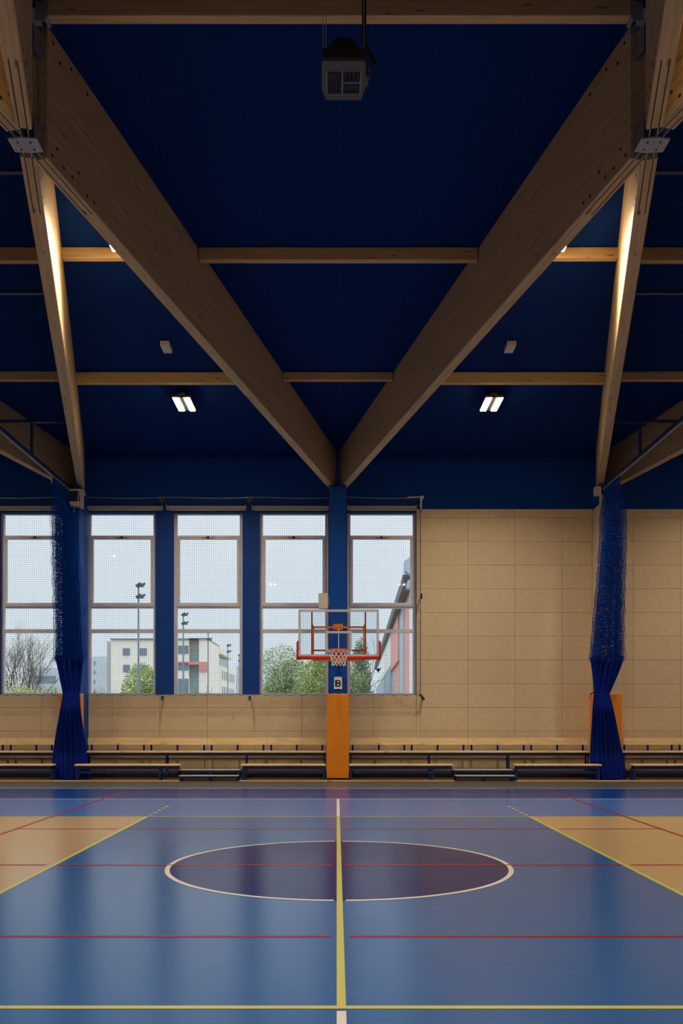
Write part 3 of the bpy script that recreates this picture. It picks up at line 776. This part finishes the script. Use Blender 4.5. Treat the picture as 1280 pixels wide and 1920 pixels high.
# roller blinds above the windows
def blind(a, b, label):
    yb = 22.74; x0, x1 = wx(a, yb), wx(b, yb); z = wz(951.5, yb); o = ((x0+x1)/2, yb, z)
    root = thing('roller_blind', label, 'roller blind', o, group='rolled up window blinds')
    t = MB(); t.lathe([(.046, x0+.02-o[0]), (.046, x1-.02-o[0])], o, 14, 'x'); t.build('roll', M['grey'], root, o, smooth=False)
    r = MB(); r.box(x0+.06, x1-.03, yb-.02, yb+.0, z-.085, z-.055); r.build('bottom_bar', M['offwhite'], root, o)
    for x in (x0, x1):
        e_ = MB(); e_.box(x-.02 if x == x1 else x, x if x == x1 else x+.02, yb-.05, YW-.001, z-.06, z+.06); e_.build('end_bracket', M['offwhite'], root, o)
blind(-20, 126, 'rolled grey blind above the window left of the left curtain')
blind(162, 305, 'rolled grey blind just right of the left column')
blind(312, 461, 'rolled grey blind above the middle window of three')
blind(472, 616, 'rolled grey blind ending at the left of the central column')
blind(651, 781, 'rolled grey blind right of the central column')

# ================================================================== DIVIDER CURTAINS AND RAILS
def interp(tab, z):
    for (z0, a), (z1, b) in zip(tab, tab[1:]):
        if z0 >= z >= z1:
            t = (z0-z)/(z0-z1); t = t*t*(3-2*t) if False else t
            return [p+(q-p)*t for p, q in zip(a, b)]
    return list(tab[-1][1] if z < tab[-1][0] else tab[0][1])
def curtain(tab, top0, top1, label, seed, lash):
    """tab: height -> (x0, x1, yc, depth) outline of the bunch."""
    Q = random.Random(seed)
    zt, zf, zb, tie = tab[0][0], wz(1238, 21.45), tab[-1][0], wz(1301, 21.45)
    o = ((tab[-1][1][0]+tab[-1][1][1])/2, tab[-1][1][2], 0)
    root = thing('divider_curtain', label, 'curtain', o, group='bunched blue divider curtains')
    # netting: folded many times, every cord modelled
    nu, nv = 108, 92; folds = 10
    offs = [Q.uniform(-.10, .10) for _ in range(folds*2+2)]
    m = MB(); grid = []
    def pos(u, v):
        z = zt+(zf-zt)*v; x0, x1, yc, dp = interp(tab, z)
        f = u*folds*2; k = int(f); t = f-k; a = offs[k]+(k % 2); b = offs[k+1]+((k+1) % 2)
        s = (a+(b-a)*(t*t*(3-2*t)))                                 # 0..1 across the bunch, back and forth
        jig = .012*math.sin(9*v*6+u*40)+Q.uniform(-.006,.006)
        env = .12+.88*min(1, v*2.2)
        xs_ = x0+(x1-x0)*min(1.04, max(-.04, s))
        yy = yc+dp*(u-.5)*1.0
        p = Vector((xs_+jig*env, yy+.02*math.sin(7*s+9*v), z+Q.uniform(-.010,.010)+env*.04*math.sin(u*folds*2.9+seed)+env*.03*math.sin(u*folds*7.3)))
        q = Vector(top0).lerp(Vector(top1), u); q.z = zt               # hung along the rail
        w_ = max(0, 1-v*5.0); w_ = w_*w_*(3-2*w_)
        q.z = p.z
        return p.lerp(q, w_)
    for i in range(nu+1): grid.append([pos(i/nu, k/nv) for k in range(nv+1)])
    for i in range(nu+1): m.tube(grid[i], .0038, 3, caps=False)
    for k in range(nv+1): m.tube([grid[i][k] for i in range(nu+1)], .0038, 3, caps=False)
    m.build('netting', M['netblue'], root, o)
    # cloth skirt: a pleated closed loop
    def loft(za, zb_, n, pleats, amp, flare_top=0):
        mm = MB(); ang = 220; rows = []
        for r in range(n+1):
            t = r/n; z = za+(zb_-za)*t; x0, x1, yc, dp = interp(tab, z); cx = (x0+x1)/2; hw = (x1-x0)/2
            row = []
            for k in range(ang):
                a = 2*PI*k/ang; am = amp(t)
                pl = am*(math.sin(pleats*a+1.3*math.sin(2*a+seed))+.35*math.sin(2.3*pleats*a+seed+t*1.5))
                rr = 1.04-abs(am)*1.1+pl
                zz = z+(flare_top*(1-t)**6*(.09*math.sin(pleats*a)) if flare_top else 0)
                row.append((cx+hw*math.cos(a)*rr, yc+dp/2*math.sin(a)*rr, zz))
            rows.append(row)
        vs = [p for row in rows for p in row]
        fs = [(r*ang+k, r*ang+(k+1)%ang, (r+1)*ang+(k+1)%ang, (r+1)*ang+k) for r in range(n) for k in range(ang)]
        mm.add(vs, fs); return mm
    up = loft(zf+.03, tie+.02, 16, 13, lambda t: .20*(1-t)+.06, 1); up.build('upper_cloth', M['cloth'], root, o, smooth=True)
    lo = loft(tie-.02, zb, 30, 17, lambda t: .06+.14*min(1, t*1.6)); lo.build('skirt', M['cloth'], root, o, smooth=True)
    tb = MB(); x0, x1, yc, dp = interp(tab, tie); cx = (x0+x1)/2; hw = (x1-x0)/2+.004
    n = 40; vs = [(cx+hw*math.cos(2*PI*k/n), yc+(dp/2+.004)*math.sin(2*PI*k/n), z) for z in (tie-.055, tie+.045) for k in range(n)]
    tb.add(vs, [(k,(k+1)%n,n+(k+1)%n,n+k) for k in range(n)])
    if lash: tb.tube([(x0+.03,yc-.05,tie+.02),(x0-.05,yc-.06,tie+.035),(x0-.10,yc-.05,tie-.01),(x0-.12,yc-.05,tie-.09)], .014, 6)
    tb.build('tie_band', M['cloth'], root, o)
    return root
DC = 21.45
def row(y, a, b, yc, dp, d=DC): return (wz(y, d), (wx(a, yc), wx(b, yc), yc, dp))
TL = (-6.745, 7.30)
curtain([ (7.29, (wx(100,21.3), wx(131,21.3), 21.3, .9)), row(1000, 102, 137, 21.35, .7), row(1100, 104, 148, 21.4, .55), row(1200, 105, 152, 21.45, .45), row(1236, 102.5, 157, 21.45, .40), row(1265, 110, 153, 21.5, .36),
          row(1301, 118.5, 149, 21.55, .26), row(1330, 114, 151, 21.55, .32), row(1370, 107, 156, 21.70, .32), row(1410, 101.5, 162, 21.79, .235), row(1462, 98.0, 167.5, 21.79, .235) ],
        (-6.745, 20.65, 7.3), (-6.745, 21.95, 7.3), 'bunched blue net and cloth curtain tied beside the left column', 5, False)
curtain([ (7.30, (wx(1131,21.3), wx(1167,21.3), 21.3, .9)), row(1000, 1131, 1167, 21.35, .7), row(1100, 1122, 1166, 21.4, .55), row(1200, 1113, 1166, 21.45, .45), row(1238, 1109, 1167, 21.45, .40), row(1265, 1111.5, 1157, 21.5, .36),
          row(1301, 1113.5, 1142, 21.55, .26), row(1330, 1111.5, 1149, 21.55, .32), row(1370, 1110, 1157, 21.70, .32), row(1410, 1108.5, 1165, 21.79, .235), row(1462, 1108, 1173, 21.79, .235) ],
        (6.71, 20.55, 7.3), (6.71, 21.95, 7.3), 'bunched blue net and cloth curtain tied beside the right column', 9, True)

def rail(xr, ci, label):
    o = (xr, 21.9, 7.3); root = thing('curtain_rail', label, 'curtain rail', o, group='steel rails carrying the divider curtains')
    t = MB(); t.box(xr-.03, xr+.03, 4.0, 21.95, 7.32, 7.40); t.build('rail_tube', M['bluesteel'], root, o)
    c_ = MB(); c_.box(xr-.022, xr+.022, 4.0, 21.95, 7.295, 7.32); c_.build('runner_channel', M['pole'], root, o)
    for y in (10.43, 13.4, 16.43, 19.23):
        b = MB(); b.box(bx_at(ci,-1,y)+.1, bx_at(ci,1,y)-.1, y-.03, y+.03, 8.09, 8.15); bo = b.build('crossbar', M['bluesteel'], root, o)
        h = MB(); h.box(xr-.025, xr+.025, y-.025, y+.025, 7.40, 8.09); h.build('hanger', M['bluesteel'], bo, o)
    s = MB(); s.box(xr-.05, xr+.05, 21.9, 21.995, 7.28, 7.42); s.build('end_bracket', M['darksteel'], root, o)
    g = MB(); yy = 20.75; dx = .06*(-1 if xr < 0 else 1); g.tube([(xr+dx,yy,7.33),(xr+dx,yy,7.16)], .012, 6); g.tube([(xr,yy,7.33),(xr+dx,yy,7.33)], .01, 6); g.build('end_stop', M['offwhite'], root, o)
rail(-6.745, 0, 'dark steel curtain rail with hangers at the left, ending at the left column')
rail(6.71, 2, 'dark steel curtain rail with hangers at the right, ending at the right column')

# small devices at the column heads
d = 21.9
o = (wx(144,d), d, wz(932,d)); sp = thing('wall_speaker', 'small dark speaker in a white bracket on top of the left column', 'speaker', o)
b = MB(); b.cbox(wx(133,d), wx(147.5,d), d-.10, d+.06, wz(942,d), wz(922,d), .01); b.build('speaker_box', M['black'], sp, o)
b = MB(); b.box(wx(131,d), wx(158,d), d-.08, d+.098, wz(922,d), wz(918.5,d)); b.box(wx(133,d), wx(152,d), d-.10, d+.098, wz(950,d), wz(942,d)); b.box(wx(151,d), wx(155,d), d-.05, d+.098, wz(953,d), wz(922,d)); b.box(wx(155,d), wx(158,d), d-.05, d+.098, wz(928,d), wz(920,d))
b.build('bracket', M['offwhite'], sp, o)
b = MB(); b.tube([(wx(150,d),d-.06,wz(923,d)),(wx(148.5,d),d-.07,wz(932,d)),(wx(147.5,d),d-.07,wz(938,d)),(wx(148.5,d),d-.06,wz(944,d))], .014, 6); b.tube([(wx(138.5,d),d-.03,wz(950,d)),(wx(139.5,d),d-.03,wz(961,d))], .013, 6); b.build('cable', M['offwhite'], sp, o)
o = (wx(1120,d), d, wz(921,d)); jb = thing('junction_box', 'small white box at the top of the right column beside the curtain rail end', 'box', o)
b = MB(); b.cbox(wx(1114,d), wx(1126.5,d), d-.04, d+.097, wz(929,d), wz(913,d), .008); b.build('casing', M['offwhite'], jb, o)
b = MB(); b.box(wx(1125.5,d), wx(1135,d), d+.02, d+.097, wz(953,d), wz(926,d)); b.build('conduit_cover', M['cream'], jb, o)
b = MB(); b.tube([(wx(1122,d),d,wz(913,d)),(wx(1124,d),d-.01,wz(908,d)),(wx(1129,d),d-.01,wz(907,d)),(wx(1134,d),d,wz(912,d))], .012, 6); b.tube([(wx(1131,d),d,wz(920,d)),(wx(1130,d),d-.02,wz(926,d)),(wx(1134,d),d-.02,wz(928,d))], .015, 6); b.build('cable', M['black'], jb, o)

# ================================================================== OUTSIDE
gr = MB(); gr.quad((-250,23.3,-.35),(250,23.3,-.35),(250,420,-.35),(-250,420,-.35)); gr.build('ground', M['grass'], kind='structure', label='grassy ground outside the windows')

# cream apartment block
YB = 115.0
B = lambda p: wx(p, YB); Zb = lambda p: wz(p, YB)
bo = (B(300), YB, -.35)
bl = thing('apartment_block', 'cream four storey apartment block with a red band beyond the floodlights', 'building', bo)
m = MB(); m.box(B(208), B(354), YB, YB+12, -.35, Zb(1199)); m.box(B(354), B(373), YB+1.2, YB+12, -.35, Zb(1198)); m.box(B(373), B(387.5), YB, YB+12, -.35, Zb(1198))
m.build('walls', M['render_'], bl, bo)
m = MB(); m.box(B(193), B(208), YB+2, YB+11, -.35, Zb(1200)); m.build('side_wing', M['greyrender'], bl, bo, label='grey recessed wing')
m = MB(); m.box(B(207.5), B(354.3), YB-.25, YB+12, Zb(1199), Zb(1197.6)); m.box(B(354), B(388.2), YB-.25, YB+12, Zb(1198), Zb(1196.6)); m.build('roof_edge', M['roofd'], bl, bo)
for a, b, c_, d_ in ((230.5,243.5,1228.5,1215.5), (262,275,1228.5,1215.5), (231,243.5,1260,1246.5), (262,275,1260,1246.5), (203.5,208.5,1217,1201), (203.5,208.5,1245,1231)):
    y_ = YB if a > 210 else YB+2
    m = MB(); m.box(B(a), B(b), y_-.12, y_+.02, Zb(c_), Zb(d_)); m.build('window', M['darkglass'], bl, bo)
for c_, d_ in ((1225.5,1210.5), (1256.5,1241), (1300,1272.5)):
    m = MB(); m.box(B(322), B(353.5), YB-.1, YB+.02, Zb(c_), Zb(d_)); m.build('window_band', M['darkglass'], bl, bo)
    m = MB(); m.box(B(343), B(346), YB-.16, YB-.1, Zb(c_), Zb(d_)); m.build('mullion', M['greyrender'], bl, bo)
m = MB(); m.box(B(354.3), B(372.5), YB+1.0, YB+1.2, Zb(1300), Zb(1215.5)); m.build('stair_glazing', M['glassgreen'], bl, bo)
m = MB(); m.box(B(354.3), B(372.5), YB+.95, YB+1.2, Zb(1215.5), Zb(1198.5)); m.build('glazing_head', M['greyrender'], bl, bo)
m = MB(); m.box(B(354), B(388.3), YB-.3, YB+1.0, Zb(1246.5), Zb(1241)); m.box(B(373), B(388.3), YB-.3, YB+1.0, Zb(1258), Zb(1246.5)); m.box(B(322), B(354), YB-.3, YB-.1, Zb(1243.5), Zb(1240.5)); m.build('red_band', M['redr'], bl, bo, label='red horizontal band')
for zc in (1225.0, 1240, 1272):
    m = MB(); m.box(B(355), B(372), YB+.93, YB+1.0, Zb(zc)-.08, Zb(zc)+.08); m.build('transom', M['greyrender'], bl, bo)
m = MB(); xq = B(387.5); m.box(xq-6, xq+.25, YB+12, YB+31, -.35, wz(1237.5, YB)); m.build('rear_wing', M['render_'], bl, bo)
m = MB(); m.box(xq-5, xq-.3, YB+12.1, YB+24, wz(1237.5,YB), wz(1222,YB)+.6); m.build('penthouse', M['darkglass'], bl, bo)
m = MB(); m.box(xq-5.4, xq+.4, YB+12, YB+25.5, wz(1222,YB)+.6, wz(1214,YB)+.9); m.build('penthouse_roof', M['render_'], bl, bo)
for r_, (c_, d_) in enumerate(((1270,1253), (1299,1284))):
    for k in range(7):
        yk = YB+13.5+k*2.3; m = MB(); m.box(xq+.2, xq+.33, yk, yk+.7, wz(c_,YB+8), wz(d_,YB+8)); m.build('slit_window', M['darkglass'], bl, bo)

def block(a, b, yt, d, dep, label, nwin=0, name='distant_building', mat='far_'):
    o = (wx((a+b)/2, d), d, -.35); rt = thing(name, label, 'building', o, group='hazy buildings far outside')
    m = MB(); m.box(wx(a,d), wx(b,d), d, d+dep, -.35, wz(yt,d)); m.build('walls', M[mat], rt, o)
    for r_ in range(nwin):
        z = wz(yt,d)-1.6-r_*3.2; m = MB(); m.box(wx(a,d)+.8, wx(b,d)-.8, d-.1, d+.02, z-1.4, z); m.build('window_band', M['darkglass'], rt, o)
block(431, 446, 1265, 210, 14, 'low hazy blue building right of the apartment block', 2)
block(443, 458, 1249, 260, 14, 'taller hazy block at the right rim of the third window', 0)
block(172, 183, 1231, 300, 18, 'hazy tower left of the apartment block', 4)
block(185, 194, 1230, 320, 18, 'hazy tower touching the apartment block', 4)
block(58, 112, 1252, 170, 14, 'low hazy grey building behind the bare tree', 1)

# floodlight masts in a row
def make_mast(loc, label):
    root = thing('floodlight_mast', label, 'floodlight mast', loc, 0, 'row of floodlight masts')
    p = MB(); p.tube([(0,0,0),(0,0,4.2),(0,0,4.25),(0,0,9.75)], [.115,.10,.06,.05], 10); p.build('pole', M['pole'], root)
    for z in (9.6, 8.95):
        a = MB(); a.bar((-.12,0,z-.08),(.34,0,z-.08), .05); ao = a.build('crossarm', M['pole'], root)
        for x in (.0, .22):
            h = MB(); c_, s_ = math.cos(.62), math.sin(.62)
            poly = [(-.16,-.05),(.15,-.05),(.20,.01),(-.13,.06)]
            h.prism(poly, lambda p_,q_,t: (x+p_*c_-q_*s_, t, z+p_*s_+q_*c_+.03), -.2+x*.3, .1+x*.3); h.build('floodlight', M['flood'], ao)
    return root
H8 = 8.0+.0; m0 = None
for px, py, lab in ((259.5,1088,'tallest looking floodlight mast, seen through the window right of the curtain'), (343.5,1145,'second floodlight mast, at the left side of the middle window'), (390,1179,'third floodlight mast, at the corner of the apartment block'), (427,1205,'fourth floodlight mast, before the receding facade'), (448,1224,'farthest floodlight mast, at the right rim of the middle window')):
    dd = H8*F/(V0-py); loc = (wx(px,dd), dd, -.35)
    if m0 is None: m0 = make_mast(loc, lab)
    else: dup(m0, loc, None, lab)

# the red and white wing of the school seen at an angle
def FX(y): return 2.24+.024*y
HO = (FX(60), 34.0, -.35)
hl = thing('sports_building', 'red and white clad building with a sloping roofline in the right window', 'building', HO)
ZT = 1.545+6.0
def slab(y0, y1, z0, z1, out, mat, name, lab=None):
    m = MB(); a, b = FX(y0), FX(y1)
    m.add([(a-out,y0,z0),(b-out,y1,z0),(b+5,y1,z0),(a+5,y0,z0),(a-out,y0,z1),(b-out,y1,z1),(b+5,y1,z1),(a+5,y0,z1)],
          [(0,1,2,3),(4,7,6,5),(0,4,5,1),(1,5,6,2),(2,6,7,3),(3,7,4,0)])
    return m.build(name, M[mat], hl, HO, label=lab)
slab(56, 98, -.35, 4.95, .0, 'whitehall', 'lower_cladding'); slab(56, 98, 4.95, ZT-.5, .12, 'whitehall', 'upper_cladding')
rb = MB()
for k in range(26):
    y = 56+k*1.6; a = FX(y); rb.box(a-.16, a, y, y+.35, -.35, 4.95)
rb.build('ribs', M['greyhall'], hl, HO)
slab(45.8, 56, 4.6, ZT-.5, .12, 'redhall', 'red_upper_cladding', 'red upper cladding'); slab(47, 52.6, -.35, 4.6, .0, 'redhall', 'red_lower_cladding', 'red lower cladding'); slab(52.6, 56, -.35, 4.6, .0, 'greyhall', 'grey_infill')
slab(41.6, 45.8, -.35, ZT-.5, .04, 'greyhall', 'drainpipe_strip', 'blue grey vertical strip')
slab(37.6, 41.6, -.35, ZT-.5, .0, 'redhall', 'red_cladding_bay'); slab(33.5, 37.6, -.35, ZT-.5, .0, 'whitehall', 'white_end_bay')
slab(36.2, 98, ZT-.5, ZT, .35, 'roofd', 'roof_edge', 'dark roof edge')
rh = MB(); rh.prism([(-.34,-.5),(-.12,-.62),(.10,-.5),(.10,-.05),(-.08,.1),(-.34,-.1)], lambda a,b_,t: (FX(36)+a+.02, t, ZT+b_+.55), 35.6, 36.1); rh.prism([(-.3,-.4),(-.05,-.45),(.1,-.35),(.1,-.05),(-.25,-.1)], lambda a,b_,t: (FX(36)+a+.06, t, ZT+b_-.25), 35.5, 36.1); rh.build('rainwater_head', M['greyhall'], hl, HO)

# trees
def leaves(mb, c, rx, ry, rz, n, size, Q, clump=.35, base_cut=-1):
    cl = [(Q.gauss(0,.5), Q.gauss(0,.5), Q.gauss(0,.5)) for _ in range(max(6, n//60))]
    for _ in range(n):
        if Q.random() < .75:
            q = Q.choice(cl); p = [q[k]+Q.gauss(0, clump*.45) for k in range(3)]
        else: p = [Q.gauss(0,.45) for _ in range(3)]
        l = math.sqrt(sum(a*a for a in p))
        if l > 1: p = [a/l*Q.uniform(.8,1.02) for a in p]
        if p[2] < base_cut: p[2] = base_cut
        x, y, z = c[0]+p[0]*rx, c[1]+p[1]*ry, c[2]+p[2]*rz
        u = Vector((Q.gauss(0,1),Q.gauss(0,1),Q.gauss(0,1))).normalized(); v = u.orthogonal().normalized(); v.rotate(Matrix.Rotation(Q.uniform(0,6.28), 3, u))
        w_ = u.cross(v); s = size*Q.uniform(.5,1.2)
        mb.add([Vector((x,y,z))+v*s, Vector((x,y,z))+w_*s*.6, Vector((x,y,z))-v*s, Vector((x,y,z))-w_*s*.6], [(0,1,2,3)])
def branches(mb, p, dr, ln, r, depth, Q, spread, tips):
    q = p+dr*ln; mid = p+dr*ln*.5+Vector((Q.gauss(0,1),Q.gauss(0,1),Q.gauss(0,.5)))*ln*.05
    mb.tube([p, mid, q], [r, r*.85, r*.65], 5 if r > .04 else 3, caps=False)
    if depth == 0: tips.append(q); return
    for k in range(Q.choice((2,3,3))):
        nd = (dr+Vector((Q.gauss(0,spread),Q.gauss(0,spread),Q.gauss(.12,spread*.6)))).normalized()
        branches(mb, p+dr*ln*Q.uniform(.55,1.0), nd, ln*Q.uniform(.62,.86), r*.62, depth-1, Q, spread, tips)
def tree(x, y, h, label, mat, crown=None, nleaf=0, lsize=.12, depth=4, spread=.42, seed=1, r=.12, trunk=.28, group='trees and bushes outside', name='tree', cat='tree', lean=(0,0), tipn=0, stems=1, fan=.5):
    Q = random.Random(seed); o = (x, y, -.35); rt = thing(name, label, cat, o, group=group)
    mb = MB(); tips = []
    for k in range(stems):
        dv = Vector((lean[0], lean[1], 1)) + (Vector((Q.uniform(-fan,fan), Q.uniform(-fan,fan), 0)) if stems > 1 else Vector((0,0,0)))
        branches(mb, Vector((x+(Q.uniform(-.15,.15) if stems > 1 else 0),y,-.35)), dv.normalized(), h*trunk, r, depth, Q, spread, tips)
    mb.build('branches', M['bark'], rt, o)
    if nleaf:
        lm = MB()
        for (cx, cz, rx, rz, n) in crown: leaves(lm, (x+cx, y, cz), rx, rx, rz, int(n*1.9), lsize*.6, Q)
        if tipn:
            for q in tips:
                for _ in range(tipn): leaves(lm, q, .16, .16, .16, 1, lsize*.6, Q)
        lm.build('foliage', M[mat], rt, o)
dT = 46
tree(wx(22,dT), dT, 6.9, 'bare budding tree with upright twigs in the leftmost window', 'leaf4', [(.2,2.6,1.9,1.3,1500)], 1, .075, 5, .24, 31, .045, .33, tipn=1, lean=(.34,0), stems=7, fan=.40)
tree(wx(70,50), 50, 4.4, 'bare leaning shrub with thin twigs beside the left curtain', 'leaf4', [], 1, .07, 5, .26, 12, .035, .30, lean=(.4,0), tipn=1, stems=7)
tree(wx(28,40), 40, 2.9, 'yellow green bush at the foot of the leftmost window', 'leaf4', [(.1,1.9,1.3,1.2,2600)], 1, .08, 3, .5, 13, .05, .3, name='bush', cat='bush')
tree(wx(92,56), 56, 3.4, 'low green bush beside the left curtain outside', 'leaf2', [(.0,2.0,2.6,1.6,4200)], 1, .11, 3, .5, 14, .05, .3, name='bush', cat='bush')
tree(wx(263,60), 60, 5.2, 'rounded spring green bush in front of the apartment block', 'leaf1', [(.1,2.9,1.45,2.5,5200),(-.9,2.2,1.0,1.3,1600),(.9,2.4,1.0,1.6,1600)], 1, .12, 4, .4, 15, .08, .3, name='bush', cat='bush')
tree(wx(208,54), 54, 4.0, 'bare grey shrub left of the rounded green bush', 'leaf4', [], 1, .07, 5, .28, 16, .03, .32, name='shrub', cat='shrub', tipn=1, stems=9)
tree(wx(182,66), 66, 3.4, 'low green bush at the left rim of the second window', 'leaf1', [(.0,2.1,1.3,1.5,2400)], 1, .12, 3, .5, 17, .05, .3, name='bush', cat='bush')
tree(wx(382,70), 70, 5.2, 'small bare tree at the foot of the apartment block corner', 'leaf4', None, 0, .1, 5, .4, 18, .05, .3)
tree(wx(540,58), 58, 6.4, 'loose leaved grey green tree in the window left of the hoop', 'leaf2', [(-.5,4.4,1.7,2.2,2600),(.3,3.3,2.2,2.2,3400),(-1.4,2.5,1.5,1.6,2200)], 1, .12, 5, .36, 19, .12, .3)
tree(wx(590,54), 54, 6.0, 'fuller green tree beside the central column, left of it', 'leaf1', [(.2,3.4,1.5,2.0,3600),(-.3,2.2,1.7,1.6,3200),(.6,4.6,.8,.9,900)], 1, .12, 4, .36, 20, .1, .3)
tree(wx(658,60), 60, 6.2, 'green tree right behind the hoop, right of the column', 'leaf2', [(.0,3.2,1.4,2.2,3800),(.2,2.0,1.6,1.5,2600)], 1, .12, 4, .36, 21, .1, .3)
tree(wx(675,66), 66, 8.3, 'dark tall tree beside the sloping roofline', 'leaf3', [(.1,5.2,.8,2.6,2400),(.0,3.0,1.0,2.4,2800)], 1, .12, 5, .32, 22, .11, .3)
tree(wx(510,75), 75, 4.6, 'pale green low tree at the left rim of the window beside the hoop', 'leaf4', [(.0,2.6,1.9,1.9,3000)], 1, .13, 4, .4, 23, .08, .3)

# ================================================================== WORLD, CAMERA
wd = bpy.data.worlds.new('overcast_sky'); scene.world = wd; wd.use_nodes = True; t = wd.node_tree
bg = t.nodes['Background']; tc = t.nodes.new('ShaderNodeTexCoord'); sp_ = t.nodes.new('ShaderNodeSeparateXYZ')
t.links.new(tc.outputs['Generated'], sp_.inputs[0])
col = ramp(t, sp_.outputs['Z'], [(0.0, (.73,.815,.905)), (.3, (.84,.91,.99)), (1.0, (2.6,2.75,2.9))])
t.links.new(col, bg.inputs['Color']); bg.inputs['Strength'].default_value = 1.0

cam = bpy.data.cameras.new('camera'); co = bpy.data.objects.new('camera', cam); COL.objects.link(co)
co.location = (0, 0, EYE); co.rotation_euler = (PI/2, 0, 0)
cam.sensor_fit = 'AUTO'; cam.sensor_width = 36; cam.lens = 36*F/1920
cam.shift_x = (640-U0)/1920; cam.shift_y = (V0-960)/1920
cam.clip_end = 1000
scene.camera = co
vs_ = scene.view_settings; vs_.view_transform = 'Standard'; vs_.look = 'None'; vs_.gamma = 1; vs_.exposure = 0; vs_.use_curve_mapping = False
cy = scene.cycles
cy.use_denoising = True; cy.max_bounces = 8; cy.diffuse_bounces = 4; cy.glossy_bounces = 4; cy.transparent_max_bounces = 24; cy.transmission_bounces = 4
cy.sample_clamp_indirect = 6; cy.caustics_reflective = True; cy.caustics_refractive = False
